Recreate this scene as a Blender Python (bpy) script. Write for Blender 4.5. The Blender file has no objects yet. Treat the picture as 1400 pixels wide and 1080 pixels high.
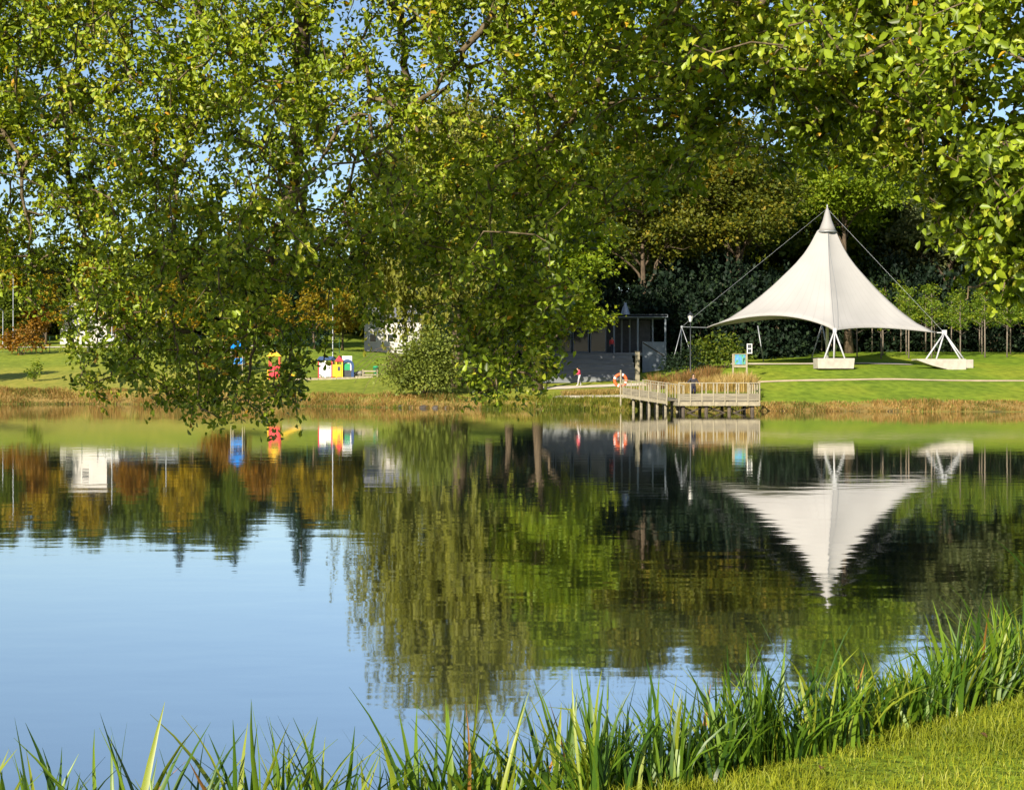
import bpy, bmesh, math, random
import numpy as np
from mathutils import Vector, Matrix

# ------------------------------------------------------------------ camera, sky, sun, exposure
SC = bpy.context.scene
COL = SC.collection
F = 1923.0          # focal length in pixels of a 1400 px wide picture
CAM_Z = 2.1
HOR = 524.0         # picture row of the horizon
cam = bpy.data.cameras.new("camera")
cam.sensor_width = 36.0
cam.lens = 36.0 * F / 1400.0
cam.shift_y = (HOR - 540.0) / 1400.0
cam.clip_start = 0.1
cam.clip_end = 3000.0
camo = bpy.data.objects.new("camera", cam)
COL.objects.link(camo)
camo.location = (0, 0, CAM_Z)
camo.rotation_euler = (math.radians(90), 0, 0)
SC.camera = camo

SUN_DIR = np.array([-0.45, -0.89])     # where the sun stands (horizontal)
SUN_DIR = SUN_DIR / np.linalg.norm(SUN_DIR)
SUN_EL = math.radians(27)
world = bpy.data.worlds.new("World")
SC.world = world
world.use_nodes = True
wn = world.node_tree
bg = wn.nodes["Background"]
sky = wn.nodes.new("ShaderNodeTexSky")
sky.sky_type = 'NISHITA'
sky.sun_disc = False
sky.sun_elevation = SUN_EL
sky.sun_rotation = math.atan2(SUN_DIR[0], SUN_DIR[1])
sky.altitude = 100
sky.air_density = 0.9
sky.dust_density = 0.6
sky.ozone_density = 1.6
wn.links.new(sky.outputs[0], bg.inputs[0])
bg.inputs[1].default_value = 0.085
sun = bpy.data.lights.new("sun", 'SUN')
sun.energy = 5.0
sun.angle = math.radians(0.53)
sun.color = (1.0, 0.90, 0.74)
suno = bpy.data.objects.new("sun", sun)
COL.objects.link(suno)
sv = Vector((SUN_DIR[0] * math.cos(SUN_EL), SUN_DIR[1] * math.cos(SUN_EL), math.sin(SUN_EL)))
suno.rotation_euler = (-sv).to_track_quat('-Z', 'Y').to_euler()
suno.location = (-40, -50, 60)
SC.view_settings.view_transform = 'Standard'
SC.view_settings.look = 'None'
SC.view_settings.exposure = 0.92
SC.view_settings.gamma = 1.0
SC.view_settings.use_curve_mapping = False
SC.render.engine = 'CYCLES'
SC.cycles.max_bounces = 8
SC.cycles.transparent_max_bounces = 4
SC.cycles.caustics_reflective = False
SC.cycles.caustics_refractive = False

R = np.random.default_rng(7)

def P(px, py, d):
    """photo pixel at distance d -> point in the park"""
    return Vector(((px - 700.0) / F * d, d, CAM_Z + (HOR - py) / F * d))

# ------------------------------------------------------------------ materials
MATS = {}
def nt(name):
    m = bpy.data.materials.new(name)
    m.use_nodes = True
    t = m.node_tree
    t.nodes.clear()
    out = t.nodes.new("ShaderNodeOutputMaterial")
    MATS[name] = m
    return m, t, out

def N(t, kind, **kw):
    n = t.nodes.new(kind)
    for k, v in kw.items():
        if k.startswith("i_"):
            n.inputs[k[2:].replace("_", " ")].default_value = v
        else:
            setattr(n, k, v)
    return n

def ramp(t, stops):
    n = t.nodes.new("ShaderNodeValToRGB")
    el = n.color_ramp.elements
    while len(el) > 1:
        el.remove(el[-1])
    el[0].position = stops[0][0]
    el[0].color = (*stops[0][1], 1)
    for p, c in stops[1:]:
        e = el.new(p)
        e.color = (*c, 1)
    return n

def solid(name, c1, c2=None, rough=0.7, scale=6.0, bump=0.0, bscale=40.0, metal=0.0, spec=0.3, stretch=(1, 1, 1)):
    """plain surface with mottled colour and fine relief"""
    m, t, out = nt(name)
    p = N(t, "ShaderNodeBsdfPrincipled")
    p.inputs["Roughness"].default_value = rough
    p.inputs["Metallic"].default_value = metal
    p.inputs["Specular IOR Level"].default_value = spec
    tc = N(t, "ShaderNodeTexCoord")
    mp = N(t, "ShaderNodeMapping")
    mp.inputs["Scale"].default_value = stretch
    t.links.new(tc.outputs["Object"], mp.inputs[0])
    nz = N(t, "ShaderNodeTexNoise")
    nz.inputs["Scale"].default_value = scale
    nz.inputs["Detail"].default_value = 5
    t.links.new(mp.outputs[0], nz.inputs["Vector"])
    if c2 is None:
        c2 = tuple(v * 0.72 for v in c1)
    r = ramp(t, [(0.3, c2), (0.68, c1)])
    t.links.new(nz.outputs[0], r.inputs[0])
    t.links.new(r.outputs[0], p.inputs["Base Color"])
    if bump > 0:
        n2 = N(t, "ShaderNodeTexNoise")
        n2.inputs["Scale"].default_value = bscale
        n2.inputs["Detail"].default_value = 4
        t.links.new(mp.outputs[0], n2.inputs["Vector"])
        b = N(t, "ShaderNodeBump")
        b.inputs["Strength"].default_value = bump
        b.inputs["Distance"].default_value = 0.02
        t.links.new(n2.outputs[0], b.inputs["Height"])
        t.links.new(b.outputs[0], p.inputs["Normal"])
    t.links.new(p.outputs[0], out.inputs[0])
    return m

def leafmat(name, stops, trans=0.35, rough=0.5, gloss=0.25):
    """leaf: colour picked per leaf by the point attribute v, light shining through"""
    m, t, out = nt(name)
    at = N(t, "ShaderNodeAttribute", attribute_name="v")
    r = ramp(t, stops)
    t.links.new(at.outputs["Fac"], r.inputs[0])
    p = N(t, "ShaderNodeBsdfPrincipled")
    p.inputs["Roughness"].default_value = rough
    p.inputs["Specular IOR Level"].default_value = gloss
    t.links.new(r.outputs[0], p.inputs["Base Color"])
    tr = N(t, "ShaderNodeBsdfTranslucent")
    hs = N(t, "ShaderNodeHueSaturation")
    hs.inputs["Hue"].default_value = 0.487
    hs.inputs["Saturation"].default_value = 1.1
    hs.inputs["Value"].default_value = 1.5
    t.links.new(r.outputs[0], hs.inputs["Color"])
    t.links.new(hs.outputs[0], tr.inputs[0])
    mx = N(t, "ShaderNodeMixShader")
    mx.inputs[0].default_value = trans
    t.links.new(p.outputs[0], mx.inputs[1])
    t.links.new(tr.outputs[0], mx.inputs[2])
    t.links.new(mx.outputs[0], out.inputs[0])
    return m

leafmat("near_leaf", [(0, (.05, .065, .008)), (.28, (.085, .125, .010)), (.52, (.195, .275, .016)),
                      (.75, (.31, .39, .026)), (.93, (.40, .40, .04)), (.955, (.42, .34, .04)), (.975, (.55, .33, .02)), (1, (.60, .22, .03))], trans=.34, rough=.42, gloss=.35)
leafmat("oak_bright", [(0, (.075, .12, .008)), (.5, (.16, .235, .012)), (1, (.27, .30, .018))], trans=.35)
leafmat("oak_olive", [(0, (.045, .065, .010)), (.5, (.105, .125, .013)), (.85, (.19, .175, .015)), (1, (.27, .20, .014))])
leafmat("tree_green", [(0, (.035, .065, .010)), (.5, (.085, .125, .012)), (1, (.17, .19, .016))])
leafmat("tree_grey", [(0, (.06, .08, .03)), (.5, (.115, .14, .05)), (1, (.19, .20, .07))])
leafmat("tree_yellow", [(0, (.10, .10, .008)), (.5, (.26, .20, .012)), (1, (.42, .28, .015))])
leafmat("tree_rust", [(0, (.09, .06, .010)), (.5, (.22, .115, .015)), (1, (.36, .18, .02))])
leafmat("conifer_needles", [(0, (.012, .030, .018)), (.5, (.022, .050, .026)), (1, (.04, .075, .030))], trans=.12)
leafmat("evergreen_dark", [(0, (.008, .016, .010)), (.5, (.014, .027, .014)), (1, (.028, .050, .016))], trans=.12, gloss=.12)  # leaf colour darkened so the understorey looks deeply shaded
leafmat("willow_leaf", [(0, (.075, .085, .012)), (.5, (.155, .165, .018)), (1, (.25, .245, .030))], trans=.35)
leafmat("bush_leaf", [(0, (.07, .10, .02)), (.5, (.15, .19, .03)), (1, (.25, .28, .045))], trans=.3)
leafmat("young_leaf", [(0, (.055, .105, .012)), (.5, (.12, .19, .014)), (1, (.24, .27, .018))], trans=.35)
leafmat("reed_leaf", [(0, (.018, .050, .010)), (.4, (.06, .13, .012)), (.75, (.15, .245, .018)), (.96, (.27, .31, .03)), (1, (.42, .20, .05))], trans=.35, rough=.4, gloss=.4)
leafmat("lawn_blade", [(0, (.14, .17, .014)), (.5, (.30, .33, .022)), (.85, (.40, .39, .05)), (1, (.40, .33, .09))], trans=.35)
leafmat("dry_grass", [(0, (.10, .12, .02)), (.22, (.16, .16, .03)), (.3, (.24, .15, .04)), (.6, (.38, .24, .07)), (.85, (.48, .34, .12)), (.9, (.18, .20, .03)), (1, (.18, .24, .03))], trans=.3)
leafmat("shore_grass", [(0, (.07, .10, .012)), (.5, (.17, .19, .02)), (1, (.34, .27, .05))], trans=.3)
leafmat("gold_grass", [(0, (.14, .13, .03)), (.3, (.32, .22, .06)), (.6, (.46, .33, .11)), (1, (.55, .43, .18))], trans=.3)
leafmat("red_grass", [(0, (.09, .10, .02)), (.3, (.16, .12, .03)), (.6, (.29, .14, .05)), (1, (.42, .29, .11))], trans=.3)
leafmat("green_grass", [(0, (.06, .10, .012)), (.5, (.12, .18, .016)), (1, (.22, .25, .03))], trans=.3)

solid("bark", (.13, .095, .06), (.05, .037, .025), .9, 5, .8, 30, stretch=(1, 1, .25))
solid("twig_bark", (.17, .13, .075), (.07, .05, .028), .85, 14, .5, 60)
solid("young_bark", (.22, .18, .14), (.12, .10, .08), .85, 8)
solid("concrete", (.44, .40, .34), (.33, .30, .26), .9, 2.2, .35, 50)
solid("white_steel", (.46, .47, .48), (.38, .39, .41), .45, 4)
solid("galvanised", (.34, .36, .38), (.26, .28, .30), .5, 6, metal=.5)
solid("weathered_timber", (.27, .24, .17), (.16, .14, .10), .9, 3, .6, 30, stretch=(.4, .4, 3))
solid("rail_timber", (.35, .31, .21), (.23, .20, .14), .85, 4, .3, 30)
solid("dark_timber", (.10, .08, .06), (.05, .04, .03), .9, 3)
solid("step_timber", (.20, .21, .22), (.13, .14, .15), .85, 2, .4, 20, stretch=(.3, 3, 3))
solid("grey_cladding", (.19, .22, .25), (.13, .155, .18), .7, 2, .3, 20, stretch=(1, 1, .3))
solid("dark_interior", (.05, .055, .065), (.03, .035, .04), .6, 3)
solid("render_white", (.52, .50, .47), (.44, .42, .40), .9, .8, .2, 20)
solid("roof_slate", (.16, .17, .19), (.09, .095, .11), .8, 3, .4, 12)
solid("red_plastic", (.70, .025, .045), (.58, .02, .04), .35, 2, spec=.5)
solid("yellow_plastic", (.85, .50, .01), (.75, .42, .01), .35, 2, spec=.5)
solid("blue_plastic", (.01, .22, .70), (.01, .17, .55), .35, 2, spec=.5)
solid("navy_plastic", (.012, .05, .16), (.01, .035, .12), .35, 2, spec=.5)
solid("white_panel", (.80, .80, .78), (.70, .70, .68), .5, 2)
solid("green_plastic", (.02, .30, .12), (.02, .24, .10), .4, 2)
solid("ring_orange", (.75, .13, .03), (.62, .10, .03), .5, 5)
solid("stone", (.34, .32, .29), (.20, .19, .17), .9, 4, .6, 14)
solid("wet_stone", (.09, .075, .06), (.04, .035, .03), .55, 4, .6, 14)
solid("car_dark", (.02, .035, .07), (.018, .03, .06), .25, 1, spec=.6)
solid("car_white", (.75, .75, .75), (.70, .70, .70), .25, 1, spec=.6)
solid("car_grey", (.20, .22, .25), (.18, .20, .22), .25, 1, spec=.6)
solid("rubber", (.02, .02, .02), (.015, .015, .015), .8, 5)
solid("fence_green", (.03, .08, .05), (.02, .06, .04), .5, 5)
solid("lamp_black", (.025, .03, .035), (.02, .022, .025), .45, 5)
solid("skin", (.52, .32, .22), (.46, .27, .18), .55, 6)
solid("hair_dark", (.03, .022, .016), (.02, .015, .01), .6, 20)
solid("hair_grey", (.30, .28, .26), (.20, .19, .18), .6, 20)
solid("cloth_pink", (.75, .06, .13), (.62, .04, .10), .85, 8)
solid("cloth_charcoal", (.045, .042, .05), (.028, .026, .032), .85, 8)
solid("cloth_navy", (.02, .022, .04), (.012, .014, .03), .85, 8)
solid("cloth_pale", (.50, .48, .50), (.38, .36, .38), .85, 8)
solid("cloth_red", (.55, .05, .05), (.42, .04, .04), .85, 8)
solid("shoe_dark", (.03, .03, .03), (.02, .02, .02), .6, 8)
solid("shoe_white", (.7, .68, .65), (.6, .58, .55), .6, 8)
solid("bag_pink", (.80, .62, .66), (.55, .60, .75), .8, 9)
solid("path_gravel", (.60, .47, .30), (.44, .34, .21), .95, 1.3, .3, 60)
solid("pale_gravel", (.62, .55, .44), (.48, .42, .34), .95, 1.3, .3, 60)
solid("fallen_leaf", (.20, .10, .035), (.10, .05, .02), .7, 30)

def m_glass():
    m, t, out = nt("window_glass")
    p = N(t, "ShaderNodeBsdfPrincipled")
    p.inputs["Base Color"].default_value = (.02, .025, .03, 1)
    p.inputs["Roughness"].default_value = .06
    p.inputs["Specular IOR Level"].default_value = .25
    t.links.new(p.outputs[0], out.inputs[0])
m_glass()
def m_lamp_glass():
    m, t, out = nt("lamp_glass")
    p = N(t, "ShaderNodeBsdfPrincipled")
    p.inputs["Base Color"].default_value = (.75, .75, .72, 1)
    p.inputs["Roughness"].default_value = .3
    t.links.new(p.outputs[0], out.inputs[0])
m_lamp_glass()

def m_tent():
    m, t, out = nt("tent_fabric")
    tc = N(t, "ShaderNodeTexCoord")
    nz = N(t, "ShaderNodeTexNoise"); nz.inputs["Scale"].default_value = .35; nz.inputs["Detail"].default_value = 6
    t.links.new(tc.outputs["Object"], nz.inputs["Vector"])
    r = ramp(t, [(.3, (.325, .318, .31)), (.7, (.38, .372, .362))])
    t.links.new(nz.outputs[0], r.inputs[0])
    uv = N(t, "ShaderNodeUVMap")
    sp = N(t, "ShaderNodeSeparateXYZ")
    t.links.new(uv.outputs[0], sp.inputs[0])
    # fine radial weld lines of the fabric strips
    mu = N(t, "ShaderNodeMath", operation='MULTIPLY'); mu.inputs[1].default_value = 44
    fr = N(t, "ShaderNodeMath", operation='FRACT')
    lt = N(t, "ShaderNodeMath", operation='LESS_THAN'); lt.inputs[1].default_value = .09
    t.links.new(sp.outputs[0], mu.inputs[0]); t.links.new(mu.outputs[0], fr.inputs[0]); t.links.new(fr.outputs[0], lt.inputs[0])
    mc = N(t, "ShaderNodeMix", data_type='RGBA'); mc.inputs[7].default_value = (.29, .28, .27, 1)
    mf = N(t, "ShaderNodeMath", operation='MULTIPLY'); mf.inputs[1].default_value = .55
    t.links.new(lt.outputs[0], mf.inputs[0]); t.links.new(mf.outputs[0], mc.inputs[0]); t.links.new(r.outputs[0], mc.inputs[6])
    p = N(t, "ShaderNodeBsdfPrincipled"); p.inputs["Roughness"].default_value = .6
    p.inputs["Specular IOR Level"].default_value = .25
    t.links.new(mc.outputs[2], p.inputs["Base Color"])
    tr = N(t, "ShaderNodeBsdfTranslucent"); tr.inputs[0].default_value = (.80, .70, .58, 1)
    mx = N(t, "ShaderNodeMixShader"); mx.inputs[0].default_value = .12
    t.links.new(p.outputs[0], mx.inputs[1]); t.links.new(tr.outputs[0], mx.inputs[2])
    t.links.new(mx.outputs[0], out.inputs[0])
m_tent()

def m_ground():
    m, t, out = nt("ground_grass")
    tc = N(t, "ShaderNodeTexCoord")
    geo = tc.outputs["Object"]
    def noise(scale, detail=5, st=(1, 1, 1)):
        mp = N(t, "ShaderNodeMapping"); mp.inputs["Scale"].default_value = st
        t.links.new(geo, mp.inputs[0])
        n = N(t, "ShaderNodeTexNoise"); n.inputs["Scale"].default_value = scale; n.inputs["Detail"].default_value = detail
        t.links.new(mp.outputs[0], n.inputs["Vector"]); return n
    n1 = noise(.12, 6, (1, .45, 1)); n2 = noise(1.6, 6, (1, .4, 1)); n3 = noise(9, 3)
    r1 = ramp(t, [(.34, (.095, .175, .012)), (.52, (.15, .235, .016)), (.68, (.225, .275, .022))])
    t.links.new(n1.outputs[0], r1.inputs[0])
    r2 = ramp(t, [(.3, (.62, .66, .6)), (.7, (1.25, 1.2, 1.1))])
    t.links.new(n2.outputs[0], r2.inputs[0])
    mul = N(t, "ShaderNodeMix", data_type='RGBA', blend_type='MULTIPLY'); mul.inputs[0].default_value = 1
    t.links.new(r1.outputs[0], mul.inputs[6]); t.links.new(r2.outputs[0], mul.inputs[7])
    # drier, paler meadow (attribute) and straw bank, mud bed
    a = N(t, "ShaderNodeAttribute", attribute_name="dry")
    am = N(t, "ShaderNodeMath", operation='MULTIPLY')
    rr = ramp(t, [(.25, (.35, .35, .35)), (.7, (1, 1, 1))]); t.links.new(n2.outputs[0], rr.inputs[0])
    t.links.new(a.outputs["Fac"], am.inputs[0]); t.links.new(rr.outputs[0], am.inputs[1])
    d = N(t, "ShaderNodeMix", data_type='RGBA'); d.inputs[7].default_value = (.34, .28, .06, 1)
    t.links.new(am.outputs[0], d.inputs[0]); t.links.new(mul.outputs[2], d.inputs[6])
    b = N(t, "ShaderNodeAttribute", attribute_name="bank")
    e = N(t, "ShaderNodeMix", data_type='RGBA'); e.inputs[7].default_value = (.20, .14, .045, 1)
    t.links.new(b.outputs["Fac"], e.inputs[0]); t.links.new(d.outputs[2], e.inputs[6])
    w = N(t, "ShaderNodeAttribute", attribute_name="wet")
    g = N(t, "ShaderNodeMix", data_type='RGBA'); g.inputs[7].default_value = (.05, .04, .025, 1)
    t.links.new(w.outputs["Fac"], g.inputs[0]); t.links.new(e.outputs[2], g.inputs[6])
    p = N(t, "ShaderNodeBsdfPrincipled"); p.inputs["Roughness"].default_value = .95
    p.inputs["Specular IOR Level"].default_value = .1
    t.links.new(g.outputs[2], p.inputs["Base Color"])
    bp = N(t, "ShaderNodeBump"); bp.inputs["Strength"].default_value = .6; bp.inputs["Distance"].default_value = .10
    t.links.new(n3.outputs[0], bp.inputs["Height"]); t.links.new(bp.outputs[0], p.inputs["Normal"])
    t.links.new(p.outputs[0], out.inputs[0])
m_ground()

def m_water():
    m, t, out = nt("lake_water")
    tc = N(t, "ShaderNodeTexCoord")
    def wave(scale, st, det):
        mp = N(t, "ShaderNodeMapping"); mp.inputs["Scale"].default_value = st
        t.links.new(tc.outputs["Object"], mp.inputs[0])
        n = N(t, "ShaderNodeTexNoise"); n.inputs["Scale"].default_value = scale; n.inputs["Detail"].default_value = det
        n.inputs["Roughness"].default_value = .5
        t.links.new(mp.outputs[0], n.inputs["Vector"]); return n
    w1 = wave(1.5, (.5, 1, 1), 2.5)
    w2 = wave(.09, (.4, 1, 1), 2)
    b1 = N(t, "ShaderNodeBump"); b1.inputs["Strength"].default_value = 1.0; b1.inputs["Distance"].default_value = .0040
    # breezy and calm streaks: the ripples swell and die over tens of metres
    rr = ramp(t, [(.35, (.35, .35, .35)), (.65, (1, 1, 1))]); t.links.new(w2.outputs[0], rr.inputs[0])
    mm = N(t, "ShaderNodeMath", operation='MULTIPLY')
    t.links.new(w1.outputs[0], mm.inputs[0]); t.links.new(rr.outputs[0], mm.inputs[1])
    t.links.new(w1.outputs[0], b1.inputs["Height"])
    t.links.new(rr.outputs[0], b1.inputs["Strength"])
    gl = N(t, "ShaderNodeBsdfGlossy"); gl.inputs["Roughness"].default_value = .03
    gl.inputs[0].default_value = (.93, .93, .92, 1)
    t.links.new(b1.outputs[0], gl.inputs["Normal"])
    df = N(t, "ShaderNodeBsdfDiffuse"); df.inputs[0].default_value = (.030, .045, .035, 1)
    fr = N(t, "ShaderNodeFresnel"); fr.inputs[0].default_value = 1.6
    mr = N(t, "ShaderNodeMapRange"); mr.inputs["To Min"].default_value = .70; mr.inputs["To Max"].default_value = 1.0
    t.links.new(fr.outputs[0], mr.inputs["Value"])
    mx = N(t, "ShaderNodeMixShader")
    t.links.new(mr.outputs[0], mx.inputs[0])
    t.links.new(df.outputs[0], mx.inputs[1]); t.links.new(gl.outputs[0], mx.inputs[2])
    t.links.new(mx.outputs[0], out.inputs[0])
m_water()

def m_board():
    # the printed sheet of the notice board: blue and green map with a dark figure
    m, t, out = nt("notice_print")
    tc = N(t, "ShaderNodeTexCoord")
    vo = N(t, "ShaderNodeTexNoise"); vo.inputs["Scale"].default_value = 2.2; vo.inputs["Detail"].default_value = 3
    t.links.new(tc.outputs["Object"], vo.inputs["Vector"])
    r = ramp(t, [(.36, (.02, .04, .06)), (.44, (.10, .35, .14)), (.52, (.05, .20, .42)), (.64, (.14, .34, .50))])
    t.links.new(vo.outputs[0], r.inputs[0])
    p = N(t, "ShaderNodeBsdfPrincipled"); p.inputs["Roughness"].default_value = .4
    t.links.new(r.outputs[0], p.inputs["Base Color"])
    t.links.new(p.outputs[0], out.inputs[0])
m_board()

# ------------------------------------------------------------------ object helpers
def tag(o, label=None, cat=None, group=None, kind=None):
    if label: o["label"] = label
    if cat: o["category"] = cat
    if group: o["group"] = group
    if kind: o["kind"] = kind
    return o

def thing(name, label, cat, loc=(0, 0, 0), rz=0.0, group=None):
    o = bpy.data.objects.new(name, None)
    o.empty_display_size = .2
    COL.objects.link(o)
    o.location = loc
    o.rotation_euler = (0, 0, rz)
    return tag(o, label, cat, group)

def link(name, me, parent=None, loc=None, rot=None, scale=None):
    o = bpy.data.objects.new(name, me)
    COL.objects.link(o)
    if parent is not None: o.parent = parent
    if loc is not None: o.location = loc
    if rot is not None: o.rotation_euler = rot
    if scale is not None: o.scale = scale
    return o

def copy_tree(o, parent=None):
    c = o.copy()
    COL.objects.link(c)
    c.parent = parent
    for ch in list(o.children):
        copy_tree(ch, c)
    return c

class MB:
    def __init__(s):
        s.v = []; s.f = []
    def box(s, c, size, rz=0.0, rot=None):
        hx, hy, hz = size[0] / 2, size[1] / 2, size[2] / 2
        M = rot if rot is not None else Matrix.Rotation(rz, 3, 'Z')
        b = len(s.v)
        for x, y, z in ((-1, -1, -1), (1, -1, -1), (1, 1, -1), (-1, 1, -1), (-1, -1, 1), (1, -1, 1), (1, 1, 1), (-1, 1, 1)):
            p = M @ Vector((x * hx, y * hy, z * hz))
            s.v.append((p.x + c[0], p.y + c[1], p.z + c[2]))
        for f in ((0, 3, 2, 1), (4, 5, 6, 7), (0, 1, 5, 4), (1, 2, 6, 5), (2, 3, 7, 6), (3, 0, 4, 7)):
            s.f.append(tuple(b + i for i in f))
        return s
    def tube(s, pts, rad, n=6, cap=True):
        pts = [Vector(p) for p in pts]
        if not hasattr(rad, '__len__'): rad = [rad] * len(pts)
        b = len(s.v)
        up = None
        for i, p in enumerate(pts):
            if i == 0: d = pts[1] - pts[0]
            elif i == len(pts) - 1: d = pts[-1] - pts[-2]
            else: d = pts[i + 1] - pts[i - 1]
            if d.length < 1e-9: d = Vector((0, 0, 1))
            d.normalize()
            if up is None:
                a = Vector((1, 0, 0)) if abs(d.x) < .8 else Vector((0, 1, 0))
                up = d.cross(a).normalized()
            else:
                up = (up - d * up.dot(d))
                if up.length < 1e-6: up = d.orthogonal()
                up.normalize()
            w = d.cross(up)
            for k in range(n):
                a = 2 * math.pi * k / n
                q = p + (up * math.cos(a) + w * math.sin(a)) * rad[i]
                s.v.append(tuple(q))
        for i in range(len(pts) - 1):
            for k in range(n):
                s.f.append((b + i * n + k, b + i * n + (k + 1) % n, b + (i + 1) * n + (k + 1) % n, b + (i + 1) * n + k))
        if cap:
            s.f.append(tuple(b + k for k in reversed(range(n))))
            e = b + (len(pts) - 1) * n
            s.f.append(tuple(e + k for k in range(n)))
        return s
    def lathe(s, prof, c=(0, 0, 0), n=14):
        b = len(s.v)
        for r, z in prof:
            for k in range(n):
                a = 2 * math.pi * k / n
                s.v.append((c[0] + r * math.cos(a), c[1] + r * math.sin(a), c[2] + z))
        for i in range(len(prof) - 1):
            for k in range(n):
                s.f.append((b + i * n + k, b + i * n + (k + 1) % n, b + (i + 1) * n + (k + 1) % n, b + (i + 1) * n + k))
        s.f.append(tuple(b + k for k in reversed(range(n))))
        e = b + (len(prof) - 1) * n
        s.f.append(tuple(e + k for k in range(n)))
        return s
    def prism(s, poly, y0, y1):
        """outline in x,z extruded along y"""
        b = len(s.v); n = len(poly)
        for x, z in poly: s.v.append((x, y0, z))
        for x, z in poly: s.v.append((x, y1, z))
        s.f.append(tuple(b + i for i in range(n)))
        s.f.append(tuple(b + n + i for i in reversed(range(n))))
        for i in range(n):
            j = (i + 1) % n
            s.f.append((b + j, b + i, b + n + i, b + n + j))
        return s
    def mesh(s, name, mat, smooth=False):
        me = bpy.data.meshes.new(name)
        me.from_pydata(s.v, [], s.f)
        me.materials.append(MATS[mat])
        if smooth:
            me.polygons.foreach_set("use_smooth", [True] * len(me.polygons))
        me.update()
        return me
    def build(s, name, mat, parent=None, smooth=False, loc=None, bevel=0.0):
        o = link(name, s.mesh(name, mat, smooth), parent, loc)
        if bevel:
            b = o.modifiers.new("bevel", 'BEVEL'); b.width = bevel; b.segments = 2; b.limit_method = 'ANGLE'
        return o

def np_mesh(name, V, faces, mat, attrs=None, smooth=False):
    """V (n,3), faces (m,k) numpy"""
    me = bpy.data.meshes.new(name)
    m, k = faces.shape
    me.vertices.add(len(V)); me.loops.add(m * k); me.polygons.add(m)
    me.vertices.foreach_set("co", np.ascontiguousarray(V, dtype=np.float32).ravel())
    me.loops.foreach_set("vertex_index", faces.astype(np.int32).ravel())
    me.polygons.foreach_set("loop_start", np.arange(0, m * k, k, dtype=np.int32))
    if smooth: me.polygons.foreach_set("use_smooth", np.ones(m, dtype=bool))
    for an, av in (attrs or {}).items():
        a = me.attributes.new(an, 'FLOAT', 'POINT')
        a.data.foreach_set("value", np.ascontiguousarray(av, dtype=np.float32))
    me.materials.append(MATS[mat])
    me.update(calc_edges=True)
    me.validate()
    return me

def unit(a):
    return a / np.maximum(np.linalg.norm(a, axis=1, keepdims=True), 1e-9)

def leaves_arrays(pos, axis, nrm, ln, wd, fold=.18, kind='leaf'):
    """leaf-shaped faces. pos = leaf base"""
    axis = unit(axis)
    side = unit(np.cross(axis, nrm))
    nr = np.cross(side, axis)
    L = ln[:, None]; W = wd[:, None]
    if kind == 'leaf':        # obovate, folded along the midrib: 6 verts, 2 quads
        P0 = pos
        T = pos + axis * L - nr * L * .10
        l1 = pos + axis * L * .38 + side * W * .36 + nr * W * fold
        l2 = pos + axis * L * .76 + side * W * .47 + nr * W * fold * .8
        r1 = pos + axis * L * .38 - side * W * .36 + nr * W * fold
        r2 = pos + axis * L * .76 - side * W * .47 + nr * W * fold * .8
        V = np.stack([P0, l1, l2, T, r2, r1], 1).reshape(-1, 3)
        b = np.arange(len(pos))[:, None] * 6
        f1 = b + np.array([0, 3, 2, 1]); f2 = b + np.array([0, 5, 4, 3])
        return V, np.concatenate([f1, f2], 0), 6
    # spray: ragged five-pointed patch standing for a twig end of leaves, 2 quads
    P0 = pos
    T = pos + axis * L
    l1 = pos + axis * L * .55 + side * W * .5 + nr * W * fold
    r1 = pos + axis * L * .45 - side * W * .5 + nr * W * fold
    m = pos + axis * L * .30 - nr * W * .1
    m2 = pos + axis * L * .68 - nr * W * .05
    V = np.stack([P0, l1, m, T, r1, m2], 1).reshape(-1, 3)
    b = np.arange(len(pos))[:, None] * 6
    f1 = b + np.array([0, 2, 1, 1])
    f = np.concatenate([b + np.array([2, 5, 1]), b + np.array([5, 3, 1]) * 0 + b * 0 + np.array([0, 2, 1]) , b + np.array([0, 4, 2]), b + np.array([2, 4, 5]), b + np.array([5, 4, 3])], 0)
    return V, f, 6

def leaf_mesh(name, mat, pos, axis, nrm, ln, wd, var, kind='leaf', fold=.18):
    V, f, k = leaves_arrays(pos, axis, nrm, ln, wd, fold, kind)
    return np_mesh(name, V, f, mat, {"v": np.repeat(var, k)})

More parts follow.
